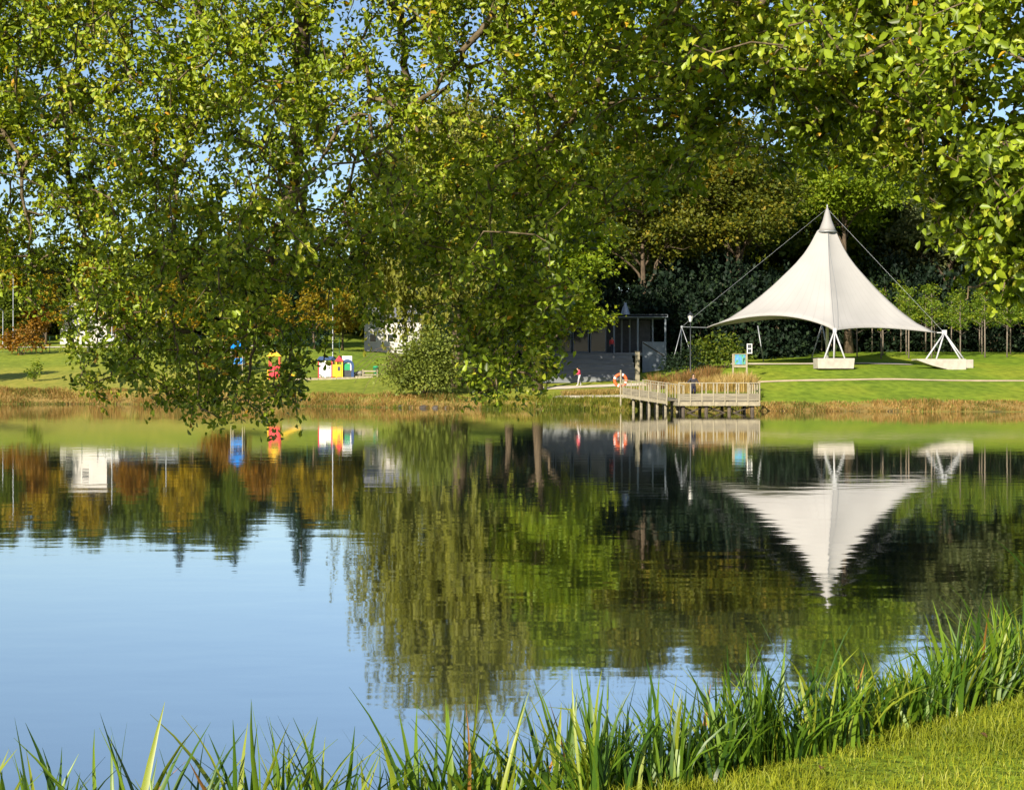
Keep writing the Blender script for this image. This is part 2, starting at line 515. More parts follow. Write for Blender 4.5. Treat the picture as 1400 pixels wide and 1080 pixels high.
def blades_mesh(name, mat, pos, h, lean, wd, var, nseg=3, rng=R, droop=.35):
    """grass blades: tapering bent strips. lean (n,2) horizontal offset of the tip as a share of h"""
    n = len(pos)
    side = np.stack([-lean[:, 1], lean[:, 0]], 1)
    sl = np.linalg.norm(side, axis=1, keepdims=True)
    rnd = rng.normal(size=(n, 2))
    side = np.where(sl > .02, side / np.maximum(sl, 1e-6), rnd / np.linalg.norm(rnd, axis=1, keepdims=True))
    # turn the blade a random bit
    a = rng.uniform(-1.2, 1.2, n)
    c, s = np.cos(a), np.sin(a)
    side = np.stack([side[:, 0] * c - side[:, 1] * s, side[:, 0] * s + side[:, 1] * c], 1)
    rows = []
    for i in range(nseg + 1):
        t = i / nseg
        off = lean * (h * t ** 1.8)[:, None]
        z = h * (t - droop * np.linalg.norm(lean, axis=1) * t ** 2.5)
        c0 = pos + np.column_stack([off, z])
        if i < nseg:
            w = (wd * (1 - .55 * t ** 1.5) * .5)[:, None]
            s3 = np.column_stack([side * w, np.zeros(n)])
            rows += [c0 - s3, c0 + s3]
        else:
            rows += [c0]
    V = np.stack(rows, 1).reshape(-1, 3)
    k = 2 * nseg + 1
    b = np.arange(n)[:, None] * k
    fs = []
    for i in range(nseg - 1):
        fs += [b + np.array([2 * i, 2 * i + 1, 2 * i + 3]), b + np.array([2 * i, 2 * i + 3, 2 * i + 2])]
    i = nseg - 1
    fs += [b + np.array([2 * i, 2 * i + 1, 2 * i + 2])]
    return np_mesh(name, V, np.concatenate(fs, 0), mat, {"v": np.repeat(var, k)})

# ------------------------------------------------------------------ the lie of the land
def sstep(a, b, x):
    t = np.clip((x - a) / (b - a), 0, 1)
    return t * t * (3 - 2 * t)
FSX = np.array([-400, -120, -52, -40, -28, -17, -9, 0, 6, 10, 18.7, 38, 60, 100, 400.])
FSY = np.array([175, 150, 142, 141, 135, 127.5, 120, 115.5, 112, 109.5, 106.5, 103.5, 101, 97, 80.])
NSX = np.array([-400, -60, -20, -6, -2.6, -.5, .75, 1.7, 2.57, 4, 8, 15, 40, 400.])
NSY = np.array([0, 2, 3.6, 4.5, 4.75, 5.0, 5.55, 6.3, 7.1, 8.7, 12, 15.5, 22, 40.])
def far_shore(x): return np.interp(x, FSX, FSY)
def near_edge(x): return np.interp(x, NSX, NSY)
def vnoise(x, y, s, seed=0):
    """cheap smooth noise from sines"""
    r = np.random.default_rng(seed)
    o = np.zeros_like(np.asarray(x, float))
    for i in range(5):
        a, b, c = r.uniform(-1, 1), r.uniform(-1, 1), r.uniform(0, 6.28)
        o = o + np.sin((a * x + b * y) * s * 6.28 * (.6 + .4 * i) + c) / (1 + .5 * i)
    return o / 2.2
def height(x, y):
    x = np.asarray(x, float); y = np.asarray(y, float)
    # far side
    s = y - far_shore(x) + .35 * vnoise(x, y, .09, 3)
    bh = np.interp(x, [-60, -40, -17, 0, 15, 30, 60], [1.45, 1.4, 1.0, .85, .75, .75, .75])
    sl = np.interp(x, [-60, -35, -17, 0, 15, 60], [.108, .105, .085, .075, .078, .078])
    q = np.maximum(s - 1.6, 0)
    rise = sl * np.where(q < 58, q, 58 + (q - 58) * .18)
    rise = rise + np.interp(x, [12, 19, 33, 40, 60], [0, 1, 1, .72, .72]) * (.040 * np.minimum(q, 23) - .010 * np.clip(q - 23, 0, 40)) + 9 * sstep(222, 330, y)
    far = np.where(s < 0, np.maximum(s * .5, -1.2), bh * sstep(-.2, 1.8, s) + rise + .05 * vnoise(x, y, .05, 5) * sstep(2, 8, s))
    # near side
    e = y - near_edge(x)
    near = np.where(e < 0, .5 + .015 * np.minimum(-e, 12) + .02 * vnoise(x, y, .3, 9), .5 - .62 * sstep(0, 1.1, e) - np.clip(e - 1.1, 0, 3) * .4)
    return np.where(y > 60, far, near)
def gz(x, y): return float(height(np.array([x]), np.array([y]))[0])
def G(px, d, dz=0.0):
    x = (px - 700) / F * d
    return Vector((x, d, gz(x, d) + dz))

def axis_list(*segs):
    o = []
    for a, b, st in segs: o += list(np.arange(a, b - 1e-6, st))
    return np.array(o + [segs[-1][1]])
gx = axis_list((-1400, -400, 100), (-400, -70, 15), (-70, -8, 1.5), (-8, 10, .25), (10, 70, 1.5), (70, 400, 15), (400, 1400, 100))
gy = axis_list((-300, -20, 40), (-20, 0, 2), (0, 16, .25), (16, 96, 5), (96, 150, .45), (150, 215, 1.5), (215, 400, 15), (400, 2600, 150))
GX, GY = np.meshgrid(gx, gy)
GZ = height(GX, GY)
nx, ny = len(gx), len(gy)
idx = np.arange(nx * ny).reshape(ny, nx)
gf = np.stack([idx[:-1, :-1], idx[:-1, 1:], idx[1:, 1:], idx[1:, :-1]], -1).reshape(-1, 4)
sfar = GY - far_shore(GX)
bank = np.where(GY > 60, sstep(-.5, .1, sfar) * (1 - sstep(1.0, 2.0, sfar)), 0)
wet = np.where(GZ < .03, 1.0, 0)
dry = np.where(GY > 60, np.interp(GX, [-70, -35, -18, -8, 8, 22, 80], [.85, .8, .35, .55, .5, .12, .1]) * (1 - .6 * sstep(14, 30, sfar)), .15)
gme = np_mesh("ground", np.stack([GX, GY, GZ], -1).reshape(-1, 3), gf, "ground_grass",
              {"dry": dry.ravel(), "bank": bank.ravel(), "wet": wet.ravel()}, smooth=True)
tag(link("ground", gme), kind="structure")

wv = np.array([(-600, 1.5, 0), (600, 1.5, 0), (600, 178, 0), (-600, 178, 0)], float)
wme = np_mesh("lake_water", wv, np.array([[0, 1, 2, 3]]), "lake_water")
tag(link("lake_water", wme), kind="structure")

def strip(name, pts, w, mat, lift=.03, n=60, thick=.0):
    """a path laid over the terrain along a polyline"""
    pts = np.array(pts, float)
    seg = np.r_[0, np.cumsum(np.linalg.norm(np.diff(pts, axis=0), axis=1))]
    u = np.linspace(0, seg[-1], n)
    cx = np.interp(u, seg, pts[:, 0]); cy = np.interp(u, seg, pts[:, 1])
    tx = np.gradient(cx); ty = np.gradient(cy); l = np.hypot(tx, ty)
    ww = w * (1 + .12 * np.sin(u * .9) + .08 * np.sin(u * 2.3 + 1))
    rows = []
    for k in np.linspace(-.5, .5, 5):
        X = cx - ty / l * ww * k; Y = cy + tx / l * ww * k
        rows.append(np.stack([X, Y, height(X, Y) + lift], -1))
    V = np.stack(rows, 1).reshape(-1, 3)
    ii = np.arange(n * 5).reshape(n, 5)
    f = np.stack([ii[:-1, :-1], ii[1:, :-1], ii[1:, 1:], ii[:-1, 1:]], -1).reshape(-1, 4)[:, ::-1]
    return tag(link(name, np_mesh(name, V, f, mat, smooth=True)), kind="structure")
strip("gravel_path", [(17.6, 119.2), (20, 119.7), (24, 120.0), (32, 119.8), (45, 118.6), (62, 116.5)], 1.1, "path_gravel")
strip("gravel_path", [(12, 126.5), (15.5, 121.5), (19.0, 119.4)], 2.4, "path_gravel", .05)
strip("gravel_path", [(-80, 199), (-60, 197), (-45, 196), (-30, 198)], 1.6, "pale_gravel", .06)
strip("sand_terrace", [(3.5, 116.6), (7, 115.2), (10.8, 114.2)], 2.2, "pale_gravel", .05, 20)
strip("stage_apron", [(21.5, 138.5), (26, 137.5), (33, 137.5), (39, 138)], 2.4, "pale_gravel", .07, 30)
strip("gravel_path", [(2, 126.2), (6, 126.0), (12, 126.5)], 2.6, "pale_gravel", .045, 20)

# ------------------------------------------------------------------ trees
def limb_points(a, b, rng, n=6, sag=.0, wob=.06):
    a = np.array(a, float); b = np.array(b, float)
    L = np.linalg.norm(b - a)
    t = np.linspace(0, 1, n)[:, None]
    p = a + (b - a) * t
    p[:, 2] += sag * L * np.sin(t[:, 0] * math.pi)
    p[1:-1] += rng.normal(size=(n - 2, 3)) * wob * L * .4
    return p

def crown_clumps(rng, lobes, per, sigma, leaf, spread_out=.65, flat=.55, dens=1.0):
    """spray positions in clumps near the surface of the lobes"""
    pos = []; out = []; cv = []
    for (c, r) in lobes:
        c = np.array(c, float); r = np.array(r, float)
        k = max(6, int(per * (r[0] * r[1] + r[0] * r[2] + r[1] * r[2]) / 3))
        d = unit(rng.normal(size=(k, 3)))
        d[:, 2] = np.where(d[:, 2] < -.3, -d[:, 2] * .4, d[:, 2])
        rad = 1 - .55 * rng.random(k) ** 1.8
        cc = c + d * r * rad[:, None]
        nper = (rng.integers(18, 34, k) * dens).astype(int)
        tone = rng.normal(0, .16, k)
        for j in range(k):
            m = nper[j]
            q = rng.normal(size=(m, 3)) * sigma * np.array([1, 1, flat])
            pos.append(cc[j] + q)
            out.append(np.repeat((d[j])[None], m, 0) * spread_out + unit(q) * .6)
            cv.append(np.full(m, tone[j]))
    pos = np.concatenate(pos); out = np.concatenate(out); cv = np.concatenate(cv)
    n = len(pos)
    axis = unit(out + rng.normal(size=(n, 3)) * .55 - np.array([0, 0, .25]))
    nrm = unit(out * .7 + np.array([0, 0, .8]) + rng.normal(size=(n, 3)) * .5)
    ln = leaf * rng.uniform(.6, 1.35, n)
    var = np.clip(.5 + cv + rng.normal(0, .16, n), 0, 1)
    return pos, axis, nrm, ln, ln * rng.uniform(.6, .95, n), var

def tree_meshes(name, seed, h, rad, base, mat, leaf=.42, per=2.6, sigma=.75, nl=9, trunk_r=None, bark="bark", top_narrow=.55, lean=(0, 0), dens=1.0):
    """trunk+limbs mesh and crown mesh of a broadleaf tree of height h, crown radius rad, crown from base up"""
    rng = np.random.default_rng(seed)
    trunk_r = trunk_r or h * .017
    mb = MB()
    tp = [Vector((lean[0] * t ** 1.5 * h + .02 * h * math.sin(3 * t + seed), lean[1] * t ** 1.5 * h + .02 * h * math.cos(2.3 * t + seed) - .02 * h * math.cos(seed), h * .82 * t)) for t in np.linspace(0, 1, 9)]
    tr = [trunk_r * (1.45 if i == 0 else 1.0) * (1 - .85 * i / 8) for i in range(9)]
    tp[0].z = -.3
    mb.tube(tp, tr, 8)
    lobes = []
    ch = h - base
    for i in range(nl):
        f = (i + .5) / nl
        a = i * 2.4 + rng.uniform(-.4, .4)
        zz = base + ch * (.16 + .70 * f)
        prof = math.sin(math.pi * min(1, .22 + .78 * f)) ** .7 * (1 - (1 - top_narrow) * max(0, f - .4) / .6)
        rr = rad * prof * rng.uniform(.45, .68)
        lr = rad * rng.uniform(.36, .52) * (1 - .3 * f)
        ax = np.array([tp[min(8, int(8 * zz / (h * .82)))].x, tp[min(8, int(8 * zz / (h * .82)))].y])
        c = (ax[0] + rr * math.cos(a), ax[1] + rr * math.sin(a), zz)
        lobes.append((c, (lr, lr, min(lr * .8, ch * .3))))
        k = min(7, max(1, int(8 * max(.1, (zz - rr * .8) / (h * .82)))))
        s = tp[k]
        lp = limb_points(tuple(s), c, rng, 6, .06, .12)
        r0 = tr[k] * .55
        mb.tube([tuple(q) for q in lp], [r0 * (1 - .8 * j / 5) for j in range(6)], 5)
        for _ in range(3):
            e = np.array(c) + rng.normal(size=3) * lr * .5
            lp2 = limb_points(lp[3], e, rng, 4, .03, .15)
            mb.tube([tuple(q) for q in lp2], [r0 * .35, r0 * .28, r0 * .18, r0 * .06], 4)
    lobes.append(((tp[8].x, tp[8].y, base + ch * .90), (rad * .36 * top_narrow * 1.6, rad * .36 * top_narrow * 1.6, ch * .12)))
    P_, A_, N_, L_, W_, V_ = crown_clumps(rng, lobes, per, sigma, leaf, dens=dens)
    tm = mb.mesh(name + "_trunk", bark, True)
    cm = leaf_mesh(name + "_crown", mat, P_, A_, N_, L_, W_, V_, 'spray')
    return tm, cm

def plant_tree(meshes, name, label, loc, group=None, rz=0.0, sc=1.0, cat="tree", crown="crown"):
    t = thing(name, label, cat, loc, rz, group)
    t.scale = (sc, sc, sc) if not hasattr(sc, '__len__') else sc
    link("trunk", meshes[0], t)
    tag(link(crown, meshes[1], t), kind="stuff")
    return t

def willow_meshes(seed, h, rad, base):
    rng = np.random.default_rng(seed)
    mb = MB()
    tp = [(.3 * math.sin(i), .3 * math.cos(i * 1.3), h * .75 * i / 8 - (.3 if i == 0 else 0)) for i in range(9)]
    mb.tube(tp, [.75 * (1.3 if i == 0 else 1) * (1 - .8 * i / 8) for i in range(9)], 9)
    pos = []; ax = []; nr = []; ln = []; vv = []
    nl = 20
    for i in range(nl):
        f = (i + .5) / nl
        a = i * 2.4
        zz = base + (h - base) * (.35 + .6 * f)
        rr = rad * (.78 * (1 - f) ** .55 + .05) * rng.uniform(.75, 1.05)
        c = np.array([rr * math.cos(a), rr * math.sin(a), zz])
        k = min(7, max(2, int(8 * (zz - rr * .6) / (h * .75))))
        lp = limb_points(tp[k], c, rng, 7, .14, .10)
        mb.tube([tuple(q) for q in lp], [.24 * (1 - .75 * j / 6) for j in range(7)], 5)
        ns = 95
        for s in range(ns):
            q = c + rng.normal(size=3) * np.array([rad * .20, rad * .20, h * .045])
            L = rng.uniform(2.2, 8.5) * (1 if f < .7 else .6)
            L = min(L, q[2] - rng.uniform(1.5, 4))
            m = max(6, int(L / .17))
            t = np.sort(rng.random(m))
            drift = rng.normal(size=2) * .10
            w = np.column_stack([q[0] + drift[0] * L * t + rng.normal(0, .10, m), q[1] + drift[1] * L * t + rng.normal(0, .10, m), q[2] + .5 * np.sin(t * 3) - L * t])
            pos.append(w)
            d = rng.normal(size=(m, 3)) * .45; d[:, 2] -= 1.0
            ax.append(d)
            n = rng.normal(size=(m, 3)) * .5; n[:, :2] += unit(c[None, :2] + 1e-3)[0] * .9; n[:, 2] += .3
            nr.append(n)
            ln.append(rng.uniform(.28, .6, m))
            vv.append(np.clip(.5 + rng.normal(0, .12) + rng.normal(0, .13, m), 0, 1))
    pos = np.concatenate(pos); ax = np.concatenate(ax); nr = unit(np.concatenate(nr)); ln = np.concatenate(ln)
    cm = leaf_mesh("willow_crown", "willow_leaf", pos, ax, nr, ln, ln * .48, np.concatenate(vv), 'spray')
    return mb.mesh("willow_trunk", "bark", True), cm

def conifer_meshes(seed, h, rad):
    rng = np.random.default_rng(seed)
    mb = MB().tube([(0, 0, -.3), (0, 0, h * .5), (0, 0, h * .97)], [h * .016, h * .010, .03], 7)
    pos = []; ax = []; ln = []
    for lev in np.arange(.06, 1.0, .03):
        z = h * lev
        r = rad * (1 - lev) ** .85 * rng.uniform(.85, 1.1) + .15
        for k in range(max(5, int(12 * (1 - lev) + 5))):
            a = rng.uniform(0, 6.28)
            m = max(6, int(r * 13))
            t = rng.uniform(.15, 1, m)
            p = np.column_stack([r * t * math.cos(a), r * t * math.sin(a), z - .28 * r * t ** 1.5 + .06 * rng.normal(size=m)])
            pos.append(p + rng.normal(size=(m, 3)) * .10)
            d = np.column_stack([np.full(m, math.cos(a)), np.full(m, math.sin(a)), np.full(m, -.35)]) + rng.normal(size=(m, 3)) * .5
            ax.append(d); ln.append(rng.uniform(.35, .65, m))
    pos = np.concatenate(pos); ax = np.concatenate(ax); ln = np.concatenate(ln); n = len(pos)
    nr = unit(np.column_stack([rng.normal(size=(n, 2)) * .4, np.ones(n)]))
    cm = leaf_mesh("conifer_crown", "conifer_needles", pos, ax, nr, ln, ln * .75, rng.random(n), 'spray')
    return mb.mesh("conifer_trunk", "bark", True), cm

def shrub_meshes(name, seed, lobes, mat, leaf, per, sigma, stem="twig_bark", stems=6, h=1.0):
    rng = np.random.default_rng(seed)
    mb = MB()
    for i in range(stems):
        c = lobes[i % len(lobes)][0]
        e = np.array(c) + rng.normal(size=3) * .15 * np.array(lobes[i % len(lobes)][1])
        lp = limb_points((rng.normal() * .12, rng.normal() * .12, -.1), e, rng, 5, .05, .15)
        mb.tube([tuple(q) for q in lp], [.035 * h, .03 * h, .022 * h, .015 * h, .006 * h], 4)
    P_, A_, N_, L_, W_, V_ = crown_clumps(rng, lobes, per, sigma, leaf, flat=.8)
    return mb.mesh(name + "_stems", stem, True), leaf_mesh(name + "_foliage", mat, P_, A_, N_, L_, W_, V_, 'spray')

def plant_shrub(meshes, name, label, loc, group=None, rz=0, sc=1.0, cat="bush"):
    t = thing(name, label, cat, loc, rz, group)
    t.scale = (sc, sc, sc) if not hasattr(sc, '__len__') else sc
    link("stem", meshes[0], t)
    tag(link("foliage", meshes[1], t), kind="stuff")
    return t

def at_ground(x, y, dz=-.05): return (x, y, gz(x, y) + dz)

# --- the trees beside and behind the building
wm = willow_meshes(11, 25.5, 10.0, 2.5)
plant_tree(wm, "willow_tree", "tall weeping willow with hanging strands behind the round grey green bush", at_ground(-5.2, 131.5), cat="tree", sc=1.1)
m_ob = tree_meshes("bright_oak", 21, 22, 6.6, 3.0, "oak_bright", leaf=.42, dens=1.5, per=5.0, sigma=.66, nl=16, lean=(.13, 0))
plant_tree(m_ob, "oak_tree", "bright green oak reaching over the wide wooden steps", at_ground(1.9, 124.6))
m_dk = tree_meshes("dark_tree", 27, 19, 4.6, 1.6, "evergreen_dark", leaf=.55, per=5, sigma=.6, nl=15)  # tree added to shade the steps, leaves coloured dark as shade
plant_tree(m_dk, "shading_tree", "dark tree added for shade between the willow and the bright green oak", at_ground(-.6, 128.0))
m_oo = tree_meshes("olive_oak", 22, 25, 8.4, 9.5, "oak_olive", leaf=.44, dens=1.6, per=3.8, sigma=.8, nl=15)
plant_tree(m_oo, "oak_tree", "olive and yellow tree rising just behind the flat roofed pavilion", at_ground(14.5, 149.5), rz=.4)
plant_tree(m_oo, "oak_tree", "olive and yellow tree between the pavilion and the white tent canopy", at_ground(24.5, 153), rz=2.2, sc=1.02)
m_gr = tree_meshes("green_tree", 23, 27, 8.0, 13.0, "oak_bright", leaf=.45, dens=1.6, per=3.8, sigma=.85, nl=14)
plant_tree(m_gr, "broadleaf_tree", "tall bright leaved tree standing right behind the peak of the tent", at_ground(38.5, 160), rz=1.0)
m_gy = tree_meshes("grey_tree", 24, 25, 8.0, 7.0, "tree_grey", leaf=.60, per=3.6, sigma=.8, nl=15)
plant_tree(m_gy, "broadleaf_tree", "grey green tree behind the rows of young trees", at_ground(53, 170), rz=.2)
m_tg = tree_meshes("forest_tree", 25, 26, 8.0, 6.5, "tree_green", leaf=.75, per=3.2, sigma=.9, nl=14)
m_tg2 = tree_meshes("forest_tree_b", 26, 28, 7.2, 8, "tree_green", leaf=.75, per=3.2, sigma=.9, nl=14)
rf = np.random.default_rng(5)
wood = []
for i, x in enumerate(np.arange(-4, 106, 8.2)):
    wood.append((x + rf.uniform(-2, 2), 172 + rf.uniform(-3, 5) + max(0, x - 60) * -.15))
for i, x in enumerate(np.arange(0, 110, 9.0)):
    wood.append((x + rf.uniform(-2, 2), 186 + rf.uniform(-3, 5)))
for i, x in enumerate(np.arange(-6, 116, 10)):
    wood.append((x + rf.uniform(-2, 2), 202 + rf.uniform(-3, 6)))
for i, (x, y) in enumerate(wood):
    plant_tree([m_tg, m_tg2, m_tg, m_gy][i % 4], "forest_tree", ["broad green woodland tree of the dark wood behind the tent", "tall narrow green woodland tree of the dark wood behind the tent", "broad green woodland tree of the dark wood behind the tent", "grey green woodland tree of the dark wood behind the tent"][i % 4], at_ground(x, y), ["broad green trees of the wood", "tall narrow trees of the wood", "broad green trees of the wood", "grey green trees of the wood"][i % 4], rz=rf.uniform(0, 6.28), sc=rf.uniform(.85, 1.08))
# evergreen understorey along the edge of the wood, shade put into its leaf colour
lb = [((0, 0, .35), (2.6, 2.3, .5)), ((0, 0, 2.2), (2.4, 2.2, 2.2)), ((1.6, .4, 3.6), (1.8, 1.8, 1.7)), ((-1.5, -.2, 3.4), (1.9, 1.7, 1.8)), ((.2, .3, 5.2), (1.6, 1.5, 1.5)), ((0, 0, 1.0), (2.8, 2.4, 1.1))]
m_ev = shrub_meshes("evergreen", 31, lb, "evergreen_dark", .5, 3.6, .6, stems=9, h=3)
for i, x in enumerate(np.arange(2, 92, 3.9)):
    y = 166 + rf.uniform(-1.5, 2) if x > 27 else 156 + rf.uniform(-1.5, 2) + max(0, x - 20)
    plant_shrub(m_ev, "evergreen_shrub", "tall evergreen shrub coloured dark as shade at the edge of the wood", at_ground(x, y), "evergreen shrubs along the wood's edge", rz=rf.uniform(0, 6.28), sc=(rf.uniform(.85, 1.25), rf.uniform(.9, 1.2), rf.uniform(.8, 2.4)), cat="shrub")

for i, x in enumerate(np.arange(-4, 118, 4.4)):
    y = 180 + rf.uniform(-2, 3)
    plant_shrub(m_ev, "evergreen_shrub", "tall evergreen shrub coloured dark as shade deep inside the wood behind the tent", at_ground(x, y), "evergreen shrubs inside the wood", rz=rf.uniform(0, 6.28), sc=(rf.uniform(1.1, 1.3), 1.1, rf.uniform(1.5, 2.0)), cat="shrub")
for i, x in enumerate(np.arange(-8, 126, 4.4)):
    y = 210 + rf.uniform(-2, 3)
    plant_shrub(m_ev, "evergreen_shrub", "tall evergreen shrub coloured dark as shade at the back of the wood behind the tent", at_ground(x, y), "evergreen shrubs at the back of the wood", rz=rf.uniform(0, 6.28), sc=(rf.uniform(1.2, 1.4), 1.1, rf.uniform(1.8, 2.4)), cat="shrub")
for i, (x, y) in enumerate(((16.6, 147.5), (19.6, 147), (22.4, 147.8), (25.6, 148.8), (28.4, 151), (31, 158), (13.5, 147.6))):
    plant_shrub(m_ev, "evergreen_shrub", "tall evergreen shrub coloured dark as shade between the pavilion and the tent", at_ground(x, y), "evergreen shrubs between pavilion and tent", rz=i * 1.1, sc=(1.05, 1.05, rf.uniform(1.2, 1.6)), cat="shrub")
# --- treeline beyond the left lawn
m_y = tree_meshes("yellow_tree", 41, 14, 3.6, 2.0, "tree_yellow", leaf=.62, per=4.5, sigma=.6, nl=12)
m_r = tree_meshes("rust_tree", 42, 9, 3.4, 1.2, "tree_rust", leaf=.6, per=4.5, sigma=.6, nl=11)
m_g3 = tree_meshes("round_tree", 43, 17, 5.4, 2.4, "tree_green", leaf=.75, per=4.0, sigma=.75, nl=16)
m_c = conifer_meshes(44, 20, 4.6)
LT = [  # px, distance, kind, scale
    (-60, 240, 'g', 1.0), (8, 238, 'g', .98), (62, 246, 'g', .98), (122, 252, 'g', 1.02), (170, 250, 'g', .95), (215, 243, 'g', .98), (262, 247, 'g', 1.0),
    (310, 250, 'g', 1.08), (350, 262, 'g', .74), (455, 252, 'g', .90), (500, 260, 'g', 1.0), (-110, 250, 'g', 1.0), (560, 262, 'g', 1.0), (620, 262, 'g', 1.1), (390, 255, 'g', .72), (425, 262, 'g', .80),
    (245, 252, 'c', 1.02), (320, 256, 'c', 1.03), (412, 232, 'c', 1.12), 
    (62, 224, 'y', .85), (126, 244, 'y', 1.0), (245, 222, 'y', .9), (430, 215, 'y', .80), (468, 225, 'y', .78), (20, 228, 'y', .9),
    (12, 210, 'g', .5), (44, 212, 'r', .8), (180, 224, 'r', .9), (264, 218, 'y', .7), (356, 192, 'r', .72), (384, 200, 'y', .55), (330, 210, 'g', .5)]
LN = {'g': ("broadleaf_tree", "round green tree in the line of trees beyond the left lawn", "green trees beyond the left lawn", m_g3),
      'c': ("conifer_tree", "dark pointed conifer among the trees beyond the left lawn", "conifers beyond the left lawn", m_c),
      'y': ("birch_tree", "slim yellow autumn tree beyond the left lawn", "yellow trees beyond the left lawn", m_y),
      'r': ("rust_tree", "low rust orange autumn tree beyond the left lawn", "rust orange trees beyond the left lawn", m_r)}
for px, d, k, s in LT:
    x = (px - 700) / F * d
    nm, lbl, grp, ms = LN[k]
    plant_tree(ms, nm, lbl, at_ground(x, d), grp, rz=rf.uniform(0, 6.28), sc=s)
m_hg = shrub_meshes("tall_hedge", 45, lb, "tree_green", .7, 4.2, .65, stems=9, h=3)
for i, x in enumerate(np.arange(-118, 6, 4.6)):
    y = 262 + rf.uniform(-4, 6)
    plant_shrub(m_hg, "hedgerow_shrub", "tall leafy shrub in the hedgerow behind the trees of the left lawn", at_ground(x, y), "hedgerow shrubs behind the left treeline", rz=rf.uniform(0, 6.28), sc=(rf.uniform(1.1, 1.4), 1.2, rf.uniform(1.0, 1.7)), cat="shrub")
# tree on the bank beyond the left edge of the view, whose shadow falls on the lawn
plant_tree(m_g3, "broadleaf_tree", "round tree at the lake bank casting its shadow over the left lawn", at_ground(-61.5, 147.5), rz=.5, sc=.62)

# --- rows of young trees behind the tent
yl = [((0, 0, 4.4), (1.05, 1.05, 1.3)), ((.35, .1, 5.5), (.8, .8, .9)), ((-.35, -.1, 3.7), (.9, .9, .7)), ((0, 0, 6.5), (.45, .45, .8))]
def young(seed):
    rng = np.random.default_rng(seed)
    mb = MB().tube([(0, 0, -.2), (.03, .02, 2), (-.02, .03, 4.5), (0, 0, 6.4)], [.085, .075, .05, .02], 6)
    for i in range(12):
        a = i * 2.4; z = 2.8 + i * .28
        L = 1.15 * (1 - .045 * i)
        mb.tube([(0, 0, z), (L * .5 * math.cos(a), L * .5 * math.sin(a), z + .3), (L * math.cos(a), L * math.sin(a), z + .55)], [.025, .018, .006], 4)
    P_, A_, N_, L_, W_, V_ = crown_clumps(rng, yl, 9.0, .28, .24)
    return mb.mesh("young_trunk", "young_bark", True), leaf_mesh("young_crown", "young_leaf", P_, A_, N_, L_, W_, V_, 'spray')
yms = [young(s) for s in (51, 52, 53)]
k = 0
ROWS = {149.5: "front", 155.5: "middle", 161: "back"}
for y, xs in ((149.5, np.arange(36.5, 63, 2.75)), (155.5, np.arange(35.6, 66, 2.75)), (161, np.arange(35.5, 68, 3.0))):
    for x in xs:
        plant_tree(yms[k % 3], "young_tree", "young slender bare stemmed tree in the %s row behind the tent" % ROWS[y], at_ground(x + rf.uniform(-.3, .3), y + rf.uniform(-.5, .5)), "young trees of the %s row" % ROWS[y], rz=rf.uniform(0, 6.28), sc=rf.uniform(.88, 1.12))
        k += 1

# --- bushes
bl = [((0, 0, 1.7), (2.3, 2.1, 1.7)), ((-1.6, -.3, 1.5), (1.7, 1.6, 1.5)), ((1.7, .2, 1.6), (1.7, 1.6, 1.6)), ((.4, .1, 3.4), (1.9, 1.8, 1.6)), ((-.6, .2, 3.0), (1.8, 1.6, 1.5)), ((0, -.6, .8), (2.6, 1.6, .8))]
mbush = shrub_meshes("willow_bush", 61, bl, "bush_leaf", .25, 18, .42, stems=10, h=1.4)
bpos = (-7.6, 122.2)
plant_shrub(mbush, "willow_bush", "large round grey green bush standing on the bank by the water", at_ground(*bpos), sc=1.13)
wb = [o for o in COL.objects if o.name.startswith("willow_bush")][0]
for i in range(7):
    q = rf.uniform(.6, 1.0)
    MB().tube([(-1.2, -.8, 1.2 + .2 * i), (-2.6, -1.0, 2.3 + .25 * i * q), (-3.6 * q, -1.2, 2.4 + .2 * i), (-4.6 * q - .1 * i, -1.4, 1.0 + .22 * i), (-5.0 * q - .1 * i, -1.5, .2 + .25 * i)], [.03, .026, .02, .015, .008], 4).build("stem", "twig_bark", wb, True)
for i, (dx, dy, s) in enumerate(((-1.9, -2.1, .34), (-1.0, -2.5, .26), (0.1, -2.7, .38), (1.2, -2.8, .3), (2.1, -2.9, .25))):
    bm = bmesh.new()
    bmesh.ops.create_icosphere(bm, subdivisions=3, radius=s)
    for v in bm.verts:
        v.co *= 1 + .22 * math.sin(v.co.x * 5 + i) * math.cos(v.co.y * 6 + 2 * i) + .12 * math.sin(v.co.z * 9 + i)
        v.co.z *= .65
    me = bpy.data.meshes.new("rock"); bm.to_mesh(me); bm.free(); me.materials.append(MATS["wet_stone"])
    x, y = bpos[0] + dx, float(far_shore(bpos[0] + dx)) + .35
    o = link("rock", me, None, (x, y, .06)); tag(o, "dark wet rock at the waterline under the round bush", "rock", "rocks under the round bush")
sl_ = [((0, 0, 1.0), (.55, .5, .8)), ((.3, .1, 1.6), (.4, .4, .6)), ((-.2, 0, .6), (.5, .5, .5))]
msap = shrub_meshes("sapling", 62, sl_, "young_leaf", .22, 16, .22, stems=4, h=.7)
t = plant_shrub(msap, "sapling", "small bright green sapling standing alone on the left lawn", at_ground(*[(47 - 700) / F * 152, 152]), cat="sapling")
hl = [((0, 0, .9), (1.3, 1.0, .9)), ((.9, .1, 1.1), (1.1, .9, 1.0)), ((-.9, .1, .9), (1.1, .9, .9)), ((.3, .2, 1.9), (1.0, .9, .8))]
mh = shrub_meshes("hedge", 63, hl, "evergreen_dark", .26, 12, .34, stems=7)
mho = shrub_meshes("hedge_b", 64, hl, "tree_green", .26, 12, .34, stems=7)
